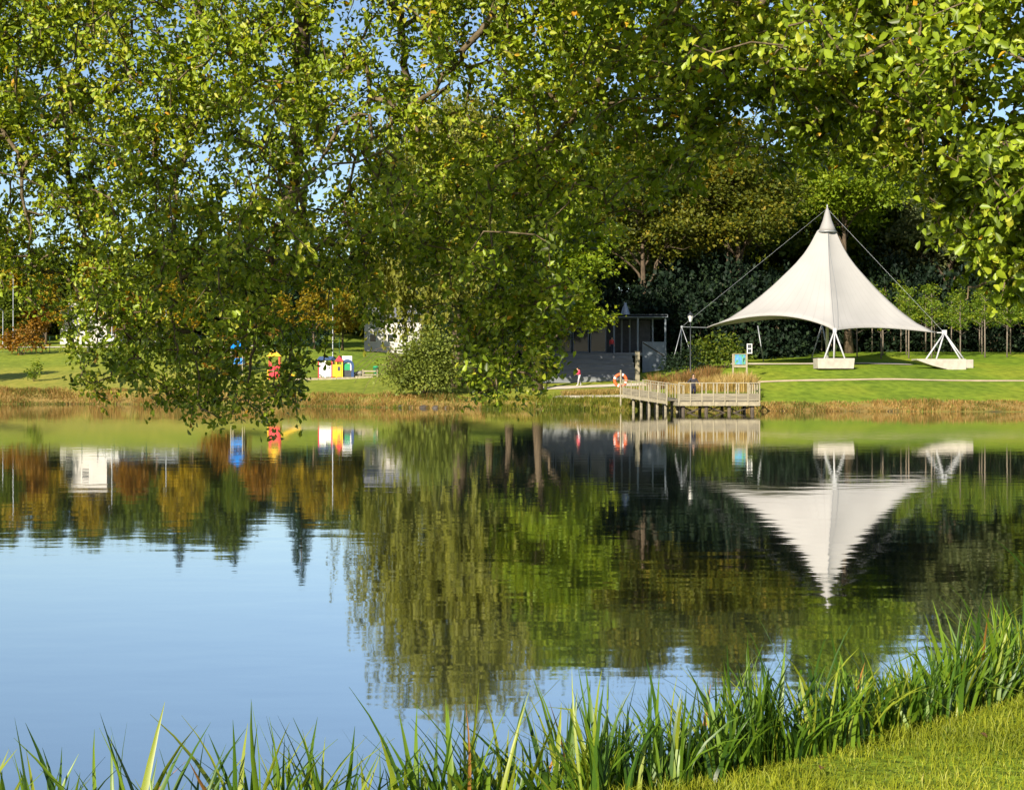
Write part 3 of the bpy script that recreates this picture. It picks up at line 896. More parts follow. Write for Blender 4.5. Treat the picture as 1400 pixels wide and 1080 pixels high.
for i, (px, d, s) in enumerate(((935, 129, .95), (962, 130.5, 1.05), (992, 131, 1.15))):
    plant_shrub(mh if i == 0 else mho, "shrub", ["dark clipped shrub left of the lamp post, by the pavilion", "dark shrub right behind the lamp post", "tall rounded shrub with lighter top behind the notice board"][i], at_ground((px - 700) / F * d, d), rz=i * 1.3, sc=s * 1.05, cat="shrub")
mru = shrub_meshes("rust_bush", 65, hl, "tree_rust", .28, 11, .34, stems=7)
for i, (px, d, s, l) in enumerate(((30, 186, 1.5, "rust brown bush at the foot of the left treeline"), (300, 158, 1.2, "orange brown bush left of the playground tower"), (318, 162, 1.5, "orange brown bush behind the playground tower"))):
    plant_shrub(mru, "autumn_bush", l, at_ground((px - 700) / F * d, d), rz=i, sc=s)

# ------------------------------------------------------------------ grasses on the far side
def tuft(seed, n, h, spread, mat, wd=.02, lean=.5):
    rng = np.random.default_rng(seed)
    r = rng.random(n) ** .7 * spread; a = rng.uniform(0, 6.28, n)
    pos = np.column_stack([r * np.cos(a), r * np.sin(a), np.full(n, -.05)])
    ld = np.column_stack([np.cos(a), np.sin(a)]) * (rng.uniform(.1, 1, n) * lean)[:, None]
    return blades_mesh("tuft", mat, pos, h * rng.uniform(.55, 1.1, n), ld, np.full(n, wd), np.clip(rng.normal(.5, .25, n), 0, 1), 3, rng)
gt = tuft(71, 420, 1.15, .55, "gold_grass", .035); rt = tuft(72, 420, 1.3, .6, "red_grass", .035); gg = tuft(73, 380, .8, .55, "green_grass", .035)
for i in range(15):
    px = rf.uniform(958, 1022); d = rf.uniform(113.5, 119)
    o = link("ornamental_grass", gt, None, at_ground((px - 700) / F * d, d), (0, 0, rf.uniform(0, 6)), (rf.uniform(1.0, 1.5),) * 3)
    tag(o, "golden ornamental grass tuft on the bank behind the pier platform", "grass tuft", "golden grass tufts behind the pier")
for i in range(9):
    px = rf.uniform(918, 955); d = rf.uniform(113.5, 117)
    o = link("ornamental_grass", gt, None, at_ground((px - 700) / F * d, d), (0, 0, rf.uniform(0, 6)), (rf.uniform(.8, 1.1),) * 3)
    tag(o, "golden ornamental grass tuft beside the gangway to the pier", "grass tuft", "golden grass tufts beside the gangway")
for i, (px, d) in enumerate(((926, 119.5), (937, 120.5), (950, 121), (968, 122), (974, 122.6), (958, 120), (898, 121))):
    o = link("ornamental_grass", rt, None, at_ground((px - 700) / F * d, d), (0, 0, i), (rf.uniform(.9, 1.3),) * 3)
    tag(o, "russet red ornamental grass tuft in the bed below the lamp post", "grass tuft", "russet grass tufts below the lamp post")
for i in range(14):
    px = rf.uniform(955, 1034); d = rf.uniform(108.3, 110.5)
    o = link("grass_tuft", gg, None, at_ground((px - 700) / F * d, d), (0, 0, i), (rf.uniform(.7, 1.1),) * 3)
    tag(o, "green grass tuft on the bank right behind the pier railing", "grass tuft", "green grass tufts behind the pier railing")

def shore_blades(name, x0, x1, s0, s1, n, mat, h0, h1, wd, seed, lean=.7):
    rng = np.random.default_rng(seed)
    x = rng.uniform(x0, x1, n)
    s = s0 + (s1 - s0) * rng.random(n)
    # bunching
    keep = vnoise(x, s * 3, .55, seed) + rng.normal(0, .45, n) > -.15
    x, s = x[keep], s[keep]; n = len(x)
    y = far_shore(x) + s
    z = np.maximum(height(x, y), -.15)
    ld = rng.normal(size=(n, 2)) * lean * .5 + np.array([.05, -.25 * lean])
    pos = np.column_stack([x, y, z - .03])
    hh = rng.uniform(h0, h1, n) * (1 + .55 * vnoise(x, s, .33, seed + 1))
    var = np.clip(.45 + .38 * vnoise(x, s, .3, seed + 2) + rng.normal(0, .22, n), 0, 1)
    return blades_mesh(name, mat, pos, np.maximum(hh, .1), ld, np.full(n, wd), var, 2, rng)
tag(link("dry_bank_grass", shore_blades("dry_bank_grass", -64, -2.2, -.1, 2.2, 38000, "dry_grass", .2, .5, .05, 81)), "straw coloured dry grass covering the left lake bank", "grass", kind="stuff")
tag(link("dry_bank_grass", shore_blades("dry_bank_grass", 17.5, 52, -.1, 1.5, 17000, "dry_grass", .15, .36, .05, 82)), "straw coloured dry grass on the bank below the tent lawn", "grass", kind="stuff")
tag(link("bank_reeds", shore_blades("bank_reeds", -2.5, 10.6, -.5, 1.7, 9000, "shore_grass", .2, .62, .045, 83)), "green and yellow reeds along the bank before the sandy terrace", "reeds", kind="stuff")
tag(link("bank_reeds", shore_blades("bank_reeds", -64, -9.5, -.45, .25, 5000, "green_grass", .15, .4, .05, 85)), "low green waterside fringe under the left bank", "reeds", kind="stuff")
tag(link("bank_grass", shore_blades("bank_grass", 9.8, 19, .2, 4.2, 9000, "shore_grass", .25, .65, .045, 86)), "rough yellow green grass on the bank behind the pier", "grass", kind="stuff")
def bed_blades():
    rng = np.random.default_rng(84); n = 5000
    x = rng.uniform(4.2, 11, n); y = 118.6 + rng.uniform(-1.2, 1.4, n) - (x - 4) * .12
    pos = np.column_stack([x, y, height(x, y) - .03])
    return blades_mesh("amber_bed", "gold_grass", pos, rng.uniform(.25, .55, n), rng.normal(size=(n, 2)) * .35, np.full(n, .05), np.clip(rng.normal(.25, .2, n), 0, 1), 2, rng)
tag(link("amber_grass", bed_blades()), "amber coloured grass bed between the sandy terrace and the steps", "grass", kind="stuff")

# ------------------------------------------------------------------ the tent canopy
def build_tent():
    base = Vector((P(1131, 0, 136.5).x, 136.5, gz(P(1131, 0, 136.5).x, 136.5)))
    T = thing("tent_canopy", "white peaked fabric canopy with guy cables and concrete anchor blocks on the lawn", "canopy", base)
    apex = P(1131, 284, 136.5)
    Fc = P(1141, 452, 129.5); Lc = P(966, 448, 135.5); Rc = P(1281, 455, 132.5); Bc = Vector((32.4, 147.0, 8.2))
    corners = [Fc, Rc, Bc, Lc]
    lift = [.42, .6, .7, 1.3]; pull = [.16, .2, .2, .10]
    tt = np.array([0, .08, .195, .30, .378, .47, .56, .65, .744, .84, .93, 1.0])
    rt_ = np.array([.012, .035, .085, .14, .19, .268, .36, .455, .565, .69, .83, 1.0])
    nseg = 26
    hem = []
    for i in range(4):
        a, b = corners[i], corners[(i + 1) % 4]
        for k in range(nseg):
            u = k / nseg
            p = a.lerp(b, u)
            w = 4 * u * (1 - u)
            w2 = w ** .8
            q = p.lerp(Vector((apex.x, apex.y, p.z)), pull[i] * w2)
            q.z = p.z + lift[i] * w2
            hem.append(q)
    n = len(hem)
    levels = np.concatenate([np.linspace(.195, 1, 22)])
    V = []; UV = []
    for t in levels:
        r = np.interp(t, tt, rt_)
        for j, hq in enumerate(hem):
            V.append((apex.x + (hq.x - apex.x) * r - base.x, apex.y + (hq.y - apex.y) * r - base.y, apex.z + (hq.z - apex.z) * t - base.z))
    fs = []
    for i in range(len(levels) - 1):
        for j in range(n):
            fs.append((i * n + j, (i + 1) * n + j, (i + 1) * n + (j + 1) % n, i * n + (j + 1) % n))
    me = bpy.data.meshes.new("canopy")
    me.from_pydata(V, [], fs)
    uvl = me.uv_layers.new(name="UVMap")
    for p in me.polygons:
        p.use_smooth = True
        for li in p.loop_indices:
            vi = me.loops[li].vertex_index
            u = (vi % n) / n
            if (p.index % n) == n - 1 and vi % n == 0: u = 1.0
            uvl.data[li].uv = (u, 1 - levels[vi // n])
    me.materials.append(MATS["tent_fabric"])
    o = link("canopy", me, T)
    s = o.modifiers.new("thick", 'SOLIDIFY'); s.thickness = .02
    # cone cap and ring
    def surf(t, j, out=1.0):
        r = np.interp(t, tt, rt_) * out
        hq = hem[j % n]
        return Vector((apex.x + (hq.x - apex.x) * r - base.x, apex.y + (hq.y - apex.y) * r - base.y, apex.z + (hq.z - apex.z) * t - base.z))
    rb = .085 * 10.2
    az = apex.z - base.z
    zb = surf(.195, 0).z
    ax, ay = 0.0, 0.0
    mb = MB().lathe([(rb * 1.04, zb + .02), (rb * .78, zb + .5), (rb * .50, zb + 1.15), (rb * .28, zb + 1.9), (.05, az + .05)], (0, 0, 0), 24)
    mb.build("cap", "tent_fabric", T, True)
    MB().lathe([(rb * 1.02, zb - .06), (rb * 1.07, zb - .03), (rb * 1.07, zb + .03), (rb * 1.02, zb + .05)], (0, 0, 0), 24).build("ring", "galvanised", T, True)
    MB().lathe([(.05, az), (.07, az + .10), (.03, az + .3)], (0, 0, 0), 8).build("finial", "white_steel", T, True)
    # hem cable, seams
    MB().tube([tuple(q - base) for q in hem] + [tuple(hem[0] - base)], .05, 6).build("hem_cable", "tent_fabric", T, True)
    for j0, amp in ((0, 0.0), (1, 2.1)):
        pts = []
        for t in np.linspace(.2, 1.0 if j0 == 0 else .985, 24):
            jj = j0 + amp * math.sin(math.pi * min(1, (t - .2) / .8)) if j0 else .25 * math.sin(3 * t)
            ja = int(math.floor(jj)); fr = jj - ja
            p = surf(t, ja, 1.0).lerp(surf(t, ja + 1, 1.0), fr)
            d = Vector((p.x, p.y, 0)).normalized() * .03
            pts.append(tuple(p + d + Vector((0, -.01, .03))))
        MB().tube(pts, .014, 4).build("seam", "galvanised", T)
    # mast
    MB().tube([(0, .0, .0), (0, 0, az - 2.4)], [.16, .11], 10).build("mast", "white_steel", T, True)
    # tripods
    def strut(a, b, r=.075, mat="white_steel"):
        MB().tube([tuple(Vector(a) - base), tuple(Vector(b) - base)], r, 8).build("strut", mat, T, True)
    def block(poly, y0, y1, loc, rz):
        mb = MB().prism(poly, y0, y1)
        o = mb.build("anchor_block", "concrete", T, bevel=.04)
        o.location = Vector(loc) - base; o.rotation_euler = (0, 0, rz)
    # front
    g = gz(Fc.x, 129)
    bz = P(1140, 490, 128.6).z
    block([(-1.68, -.95), (1.62, -.95), (1.72, 0), (-1.72, 0)], -.8, .8, (P(1140, 490, 128.6).x, 128.6, bz), .06)
    for px, dd in ((1127, 128.4), (1155, 128.4), (1140, 129.2)):
        f = P(px, 490, dd); f.z = bz - .02
        strut(f, Fc + Vector((0, 0, .02)))
    MB().box(tuple(Fc - base + Vector((0, -.05, .02))), (.34, .12, .4)).build("corner_plate", "white_steel", T, bevel=.02)
    # right
    Rt = P(1291, 455, 132.2)
    bz = P(1291, 491, 131).z
    block([(-2.65, -.12), (-1.2, -.62), (.3, -1.0), (2.0, -1.18), (2.0, 0), (-2.65, 0)], -.8, .8, (P(1288, 491, 131).x, 131.0, bz), .05)
    block([(-.55, -1.05), (.5, -1.05), (.5, -.02), (-.55, -.02)], -.6, .6, (P(1322, 491, 132.6).x, 132.9, bz), .05)
    for px, dd in ((1266, 130.8), (1313, 130.8), (1318, 131.6), (1280, 131.6)):
        f = P(px, 491.3, dd); f.z = bz - .02
        strut(f, Rt)
    MB().box(tuple(Rt - base), (.45, .16, .5)).build("corner_plate", "white_steel", T, bevel=.02)
    MB().tube([tuple(Rt - base), tuple(Rc - base)], .06, 6).build("tie_rod", "white_steel", T)
    # left: darker grey metal so this frame looks shaded
    Lt = P(932, 447, 135.2)
    for px, py, dd in ((916, 476, 134.6), (952, 476, 135.2), (930, 476, 136.4)):
        f = P(px, py, dd); f.z = gz(f.x, f.y) - .05
        strut(f, Lt, .036, "galvanised")
    MB().box(tuple(Lt - base), (.18, .10, .22)).build("corner_plate", "galvanised", T, bevel=.02)
    MB().tube([tuple(Lt - base), tuple(Lc - base)], .03, 6).build("tie_rod", "galvanised", T)
    # back
    for dx in (-.9, .9):
        f = Vector((Bc.x + dx, 147.9, gz(Bc.x + dx, 147.9) - .05)); strut(f, Bc)
    # leaning side strut seen under the left hem
    a = P(1036, 452, 142); a.z = 7.9
    b = P(1044, 487, 142); b.z = gz(b.x, b.y) - .05
    strut(b, a, .06, "galvanised")
    # guy cables
    top = apex + Vector((0, 0, -.1))
    for end in (Lt, Rt, Bc + Vector((0, 0, .3))):
        MB().tube([tuple(top - base), tuple(end - base)], .012, 5).build("guy_cable", "galvanised", T)
build_tent()

# ------------------------------------------------------------------ pavilion and steps
def build_pavilion():
    x0 = P(838, 0, 139).x; x1 = P(910, 0, 139).x
    fz = 5.15; top = P(0, 433, 139).z
    gx_, gy_ = (x0 + x1) / 2, 140.0
    gnd = gz(gx_, gy_)
    B = thing("pavilion", "grey flat roofed timber pavilion with open posts above the wide steps", "pavilion", (gx_, gy_, gnd))
    def w(x, y, z): return (x - gx_, y - gy_, z - gnd)
    xl = x0 - 7.5
    MB().box(w((xl + x1) / 2, 141.6, fz - .18), (x1 - xl + .2, 5.4, .3)).build("floor_slab", "step_timber", B, bevel=.02)
    # base wall under the right bay, of wide boards
    for i in range(5):
        h = (fz + 1.05 - gnd + .4) / 5
        MB().box(w(P(894.5, 0, 138.9).x, 138.86, gnd - .4 + h * (i + .5)), (2.35, .08, h - .02)).build("board", "grey_cladding", B)
    MB().box(w(P(894.5, 0, 139).x, 139.0, (gnd - .4 + fz + 1.0) / 2), (2.3, .12, fz + 1.0 - gnd + .35)).build("base_wall", "grey_cladding", B)
    a = w(P(879, 0, 138.8).x, 138.78, fz + .95); b = w(P(908, 0, 138.8).x, 138.78, fz - .35)
    MB().tube([a, b], .05, 4).build("handrail", "dark_timber", B)
    for px in (839.5, 872, 894, 909.5):
        MB().box(w(P(px, 0, 139).x, 139.0 if px != 894 else 140.2, (fz + top) / 2 - .05), (.17, .17, top - fz)).build("post", "grey_cladding", B, bevel=.01)
    for px, y in ((850, 143), (861, 143), (839.5, 144), (909.5, 144)):
        MB().box(w(P(px, 0, y).x, y, (fz + top) / 2 - .05), (.17, .17, top - fz)).build("post", "grey_cladding", B, bevel=.01)
    r = MB().box(w((xl + x1) / 2 , 141.4, top + .08), (x1 - xl + .3, 5.6, .22)).build("roof", "grey_cladding", B, bevel=.02)
    MB().box(w((xl + x1) / 2, 138.62, top + .06), (x1 - xl + .36, .04, .28)).build("fascia", "grey_cladding", r)
    cx, cy, cz = w(P(855, 0, 141).x, 141, top + .2)
    MB().lathe([(.5, 0), (.48, .12), (.30, .75), (.16, 1.05), (.14, 1.3)], (cx, cy, cz), 12).build("vent_cowl", "galvanised", r, True)
    # closed back part with glazed front
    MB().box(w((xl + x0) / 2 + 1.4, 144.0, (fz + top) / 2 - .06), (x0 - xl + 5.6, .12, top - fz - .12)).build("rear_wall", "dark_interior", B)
    for i in range(4):
        xx = xl + .9 + i * 1.75
        f = MB().box(w(xx, 140.6, fz + 1.3), (1.6, .1, 2.5)).build("window", "grey_cladding", B)
        MB().box(w(xx, 140.54, fz + 1.3), (1.42, .03, 2.3)).build("pane", "window_glass", f)
    MB().box(w(P(895, 0, 141).x, 141.3, fz + .5), (1.5, .5, 1.0)).build("counter", "grey_cladding", B, bevel=.02)
build_pavilion()

def build_steps():
    xa = P(735, 0, 133).x; xb = P(869, 0, 133).x
    base = (6.9, 132.0, gz(6.9, 132))
    S = thing("terrace_steps", "wide blue grey timber terrace steps leading up to the pavilion", "steps", base)
    n = 6
    z0 = gz(6.9, 131.5); z1 = 5.0
    for i in range(n):
        z = z0 + (z1 - z0) * (i + 1) / n
        y = 131.3 + i * 1.05
        hh = (z1 - z0) / n
        MB().box(((xa + xb) / 2 - base[0], y + 3 - base[1] + .0, z - .06 - base[2]), (xb - xa, 6, .10)).build("step", "step_timber", S, bevel=.012)
        MB().box(((xa + xb) / 2 - base[0], y + .1 - base[1], z - hh / 2 - .08 - base[2]), (xb - xa - .06, .08, hh - .02)).build("riser", "step_timber", S)
build_steps()
post = thing("timber_post", "weathered timber post at the right end of the terrace steps", "post", G(871.5, 130))
pz = P(0, 481, 130).z - post.location.z
MB().box((0, 0, pz / 2 - .1), (.42, .34, pz + .2)).build("shaft", "weathered_timber", post, bevel=.02)
MB().box((0, 0, pz + .03), (.5, .42, .06)).build("cap", "weathered_timber", post, bevel=.01)

# ------------------------------------------------------------------ pier
def build_pier():
    d0 = 100.0
    xL, xR = P(928, 0, d0).x, P(1038, 0, d0).x
    zd = .82; y0, y1 = d0, d0 + 4.0
    bx, by = (xL + xR) / 2, y0 + 2
    T = thing("fishing_pier", "weathered timber pier platform with railing, standing on posts in the lake", "pier", (bx, by, 0))
    def w(x, y, z): return (x - bx, y - by, z)
    pl = None
    wd = .142; n = int((xR - xL) / (wd + .01))
    me = MB().box((0, 0, 0), (wd, y1 - y0, .05)).mesh("plank", "weathered_timber")
    for i in range(n):
        link("plank", me, T, w(xL + (i + .5) * (xR - xL) / n, (y0 + y1) / 2, zd - .025))
    for yy in (y0 - .03, y1 + .03, (y0 + y1) / 2):
        MB().box(w((xL + xR) / 2, yy, zd - .19), (xR - xL + .06, .10, .28)).build("beam", "rail_timber", T, bevel=.01)
    for xx in (xL, xR):
        MB().box(w(xx, by, zd - .21), (.10, y1 - y0 - .1, .26)).build("beam", "rail_timber", T)
    # piles and braces
    xs = np.linspace(xL + .35, xR - .45, 4)
    for yy, r in ((y0 + .25, .13), (y1 - .3, .12)):
        for k, xx in enumerate(xs):
            MB().tube([w(xx, yy, -1.0), w(xx, yy, zd - .32)], r, 9).build("pile", "weathered_timber" if yy > y0 + 1 else "dark_timber", T, True)
    for k in range(3):
        a, b = xs[k], xs[k + 1]
        if k % 2: a, b = b, a
        MB().tube([w(a, y0 + .36, -.15), w(b, y0 + .36, zd - .35)], .06, 5).build("brace", "dark_timber", T)
        MB().tube([w(b, y1 - .4, -.15), w(a, y1 - .4, zd - .35)], .05, 5).build("brace", "weathered_timber", T)
    # railing round the platform
    rz = P(0, 523.5, d0).z
    def railing(ax, ay, bx2, by2, npost, board=True, npick=0, zb0=zd, zb1=zd, rh=None):
        rh = rh or (rz - zd)
        A = Vector((ax, ay, zb0)); Bv = Vector((bx2, by2, zb1))
        L = (Bv - A).length; ang = math.atan2(by2 - ay, bx2 - ax)
        pit = math.atan2(zb1 - zb0, math.hypot(bx2 - ax, by2 - ay))
        M = Matrix.Rotation(ang, 3, 'Z') @ Matrix.Rotation(-pit, 3, 'Y')
        mid = (A + Bv) / 2
        MB().box(w(mid.x, mid.y, mid.z + rh), (L + .1, .11, .055), rot=M).build("top_rail", "rail_timber", T)
        if board:
            for k in range(3):
                MB().box(w(mid.x, mid.y, mid.z + .12 + k * .165), (L, .035, .15), rot=M).build("board", "weathered_timber", T)
        for k in range(npost + 1):
            p = A.lerp(Bv, k / npost)
            MB().box(w(p.x, p.y, p.z + rh / 2 - .16), (.085, .105, rh + .30)).build("post", "rail_timber", T)
        if npick:
            pm = MB().box((0, 0, 0), (.04, .035, rh)).mesh("picket", "rail_timber")
            for k in range(npick):
                p = A.lerp(Bv, (k + .5) / npick)
                link("picket", pm, T, w(p.x, p.y, p.z + rh / 2), (0, 0, ang))
    railing(xL, y0 - .09, xR, y0 - .09, 7)
    railing(xR + .02, y0, xR + .02, y1, 4)
    railing(xL + 1.7, y1 + .09, xR, y1 + .09, 5, board=True)
    # gangway to the bank
    ga = Vector((P(866, 0, 109.2).x, 109.6, 1.25)); gb = Vector((xL + .2, 102.6, zd))
    dirv = (gb - ga); L = dirv.length
    ang = math.atan2(dirv.y, dirv.x); pit = math.atan2(dirv.z, math.hypot(dirv.x, dirv.y))
    M = Matrix.Rotation(ang, 3, 'Z') @ Matrix.Rotation(-pit, 3, 'Y')
    pm = MB().box((0, 0, 0), (.142, 1.7, .045)).mesh("plank", "weathered_timber")
    npl = int(L / .152)
    for k in range(npl):
        p = ga.lerp(gb, (k + .5) / npl)
        o = link("plank", pm, T, w(p.x, p.y, p.z + .03)); o.rotation_euler = M.to_euler()
    nrm = Vector((-dirv.y, dirv.x, 0)).normalized()
    for s in (-.86, .86):
        m = (ga + gb) / 2 + nrm * s
        MB().box(w(m.x, m.y, m.z - .12), (L, .09, .24), rot=M).build("beam", "rail_timber", T)
        a = ga + nrm * s; b = gb + nrm * s
        railing(a.x, a.y, b.x - (.3 if s > 0 else .0), b.y, 5, board=(s < 0), npick=17, zb0=a.z, zb1=b.z, rh=1.12)
    for k in range(1, 6):
        for s in (-.6, .6):
            p = ga.lerp(gb, k / 5.5) + nrm * s
            MB().tube([w(p.x, p.y, -.9), w(p.x, p.y, p.z - .1)], .11, 8).build("pile", "weathered_timber", T, True)
    return T
build_pier()
# things on the pier
bag = thing("shopping_bag", "crumpled white and pink bag lying on the pier deck by the railing", "bag", (P(993, 0, 100.25).x, 100.25, .82))
bm = bmesh.new()
bmesh.ops.create_icosphere(bm, subdivisions=3, radius=.5)
for v in bm.verts:
    v.co = Vector((v.co.x * .85, v.co.y * .28, v.co.z * .42 + .2)) * (1 + .12 * math.sin(v.co.x * 17) * math.cos(v.co.z * 13))
    v.co.z = max(v.co.z, 0.002)
me = bpy.data.meshes.new("bag"); bm.to_mesh(me); bm.free(); me.materials.append(MATS["bag_pink"])
link("sack", me, bag)
for s in (-1, 1):
    MB().tube([(s * .16 - .09, 0, .36), (s * .16 - .06, .01, .48), (s * .16 + .06, .01, .48), (s * .16 + .09, 0, .36)], .012, 5).build("handle", "bag_pink", bag)

# life ring
lr = thing("life_ring_post", "orange life ring with white bands hung on a pale post by the gangway", "life ring", G(848.5, 110.6))
g0 = lr.location.z
MB().box((0, 0, (P(0, 506, 110.6).z - g0) / 2 - .1), (.11, .11, P(0, 506, 110.6).z - g0 + .2)).build("post", "rail_timber", lr, bevel=.01)
rc = P(848.5, 520, 110.6).z - g0
ringpts = []
NR, nr_ = 48, 10
V = []; Fo = []; Fw = []
for i in range(NR):
    a = 2 * math.pi * i / NR
    for k in range(nr_):
        b = 2 * math.pi * k / nr_
        rr = .46 + .115 * math.cos(b)
        V.append((rr * math.cos(a), .09 * math.sin(b) + .16, rr * math.sin(a) + rc))
for i in range(NR):
    for k in range(nr_):
        f = (i * nr_ + k, ((i + 1) % NR) * nr_ + k, ((i + 1) % NR) * nr_ + (k + 1) % nr_, i * nr_ + (k + 1) % nr_)
        (Fw if (i + 4) % 12 < 2 else Fo).append(f)
for nm, fs, mt in (("ring", Fo, "ring_orange"), ("band", Fw, "white_panel")):
    me = bpy.data.meshes.new(nm); me.from_pydata(V, [], fs); me.materials.append(MATS[mt])
    me.polygons.foreach_set("use_smooth", [True] * len(me.polygons))
    link(nm, me, lr)

# lamp posts
def lamp(name, label, loc, h, group=None, lantern=True, mat="lamp_black"):
    t = thing(name, label, "lamp post", loc, 0, group)
    MB().lathe([(.13, -.1), (.13, .5), (.07, .62), (.055, h * .6), (.045, h)], n=10).build("pole", mat, t, True)
    if lantern:
        hd = MB().lathe([(.10, h), (.13, h + .05), (.24, h + .48), (.24, h + .52)], n=8).build("lantern", "lamp_glass", t)
        MB().lathe([(.30, h + .52), (.26, h + .60), (.12, h + .76), (.04, h + .90)], n=8).build("hood", mat, hd)
        for k in range(4):
            a = k * math.pi / 2 + .4
            MB().tube([(.13 * math.cos(a), .13 * math.sin(a), h + .04), (.255 * math.cos(a), .255 * math.sin(a), h + .53)], .014, 4).build("glazing_bar", mat, hd)
    else:
        MB().tube([(0, 0, h - .05), (0, -.35, h + .12), (0, -.9, h + .15)], [.045, .04, .035], 6).build("arm", mat, t)
        MB().box((0, -1.1, h + .14), (.24, .6, .10)).build("lamp_head", mat, t, bevel=.03)
    return t
lp = G(944, 124.5)
lamp("lamp_post", "black lamp post with glass lantern among the shrubs left of the tent", lp, P(0, 440, 124.5).z - lp.z)
for px, top, d, l in ((4, 425, 200, "tall pale street lamp at the far left end of the upper path"), (18, 376, 205, "tall pale street lamp beside the rust brown bush on the left slope"), (153, 396, 200, "tall pale street lamp between the white house and the dark car"), (227, 418, 206, "tall pale street lamp between the parked cars"), (455, 401, 168, "tall pale street lamp behind the playground")):
    g = G(px, d); lamp("street_lamp", l, g, P(0, top, d).z - g.z, "street lamps beyond the left lawn", False, "galvanised")

# notice board and small framed sign
nb = thing("notice_board", "notice board on two pale posts with a blue and green printed sheet", "notice board", G(1011.5, 119))
g0 = nb.location.z; s_ = 119 / F
hb = P(0, 484.5, 119).z - g0
for sx in (-.58, .58):
    MB().box((sx, 0, hb / 2 - .1), (.13, .13, hb + .2)).build("post", "rail_timber", nb, bevel=.01)
MB().box((0, .02, hb - .42), (1.02, .05, .95)).build("backing", "rail_timber", nb)
MB().box((.02, -.02, hb - .42), (.90, .03, .84)).build("printed_sheet", "notice_print", nb)
MB().box((0, -.01, hb - 1.02), (1.02, .06, .16)).build("rail", "rail_timber", nb)
MB().box((0, -.01, hb + .03), (1.28, .16, .05)).build("cap", "rail_timber", nb)
fs_ = thing("framed_sign", "small white framed sign on a thin pole above the notice board", "sign", G(1021.5, 122.5))
g0 = fs_.location.z; hs = P(0, 470, 122.5).z - g0
MB().tube([(0, 0, -.1), (0, 0, hs)], .035, 6).build("pole", "white_steel", fs_)
for z in (hs - .04, hs - .43, hs - .82):
    MB().box((.20, -.02, z), (.44, .04, .06)).build("frame_bar", "white_panel", fs_)
for x in (.01, .40):
    MB().box((x, -.045, hs - .43), (.05, .03, .86)).build("frame_bar", "white_panel", fs_)
MB().box((.20, .01, hs - .43), (.34, .02, .76)).build("panel", "dark_interior", fs_)

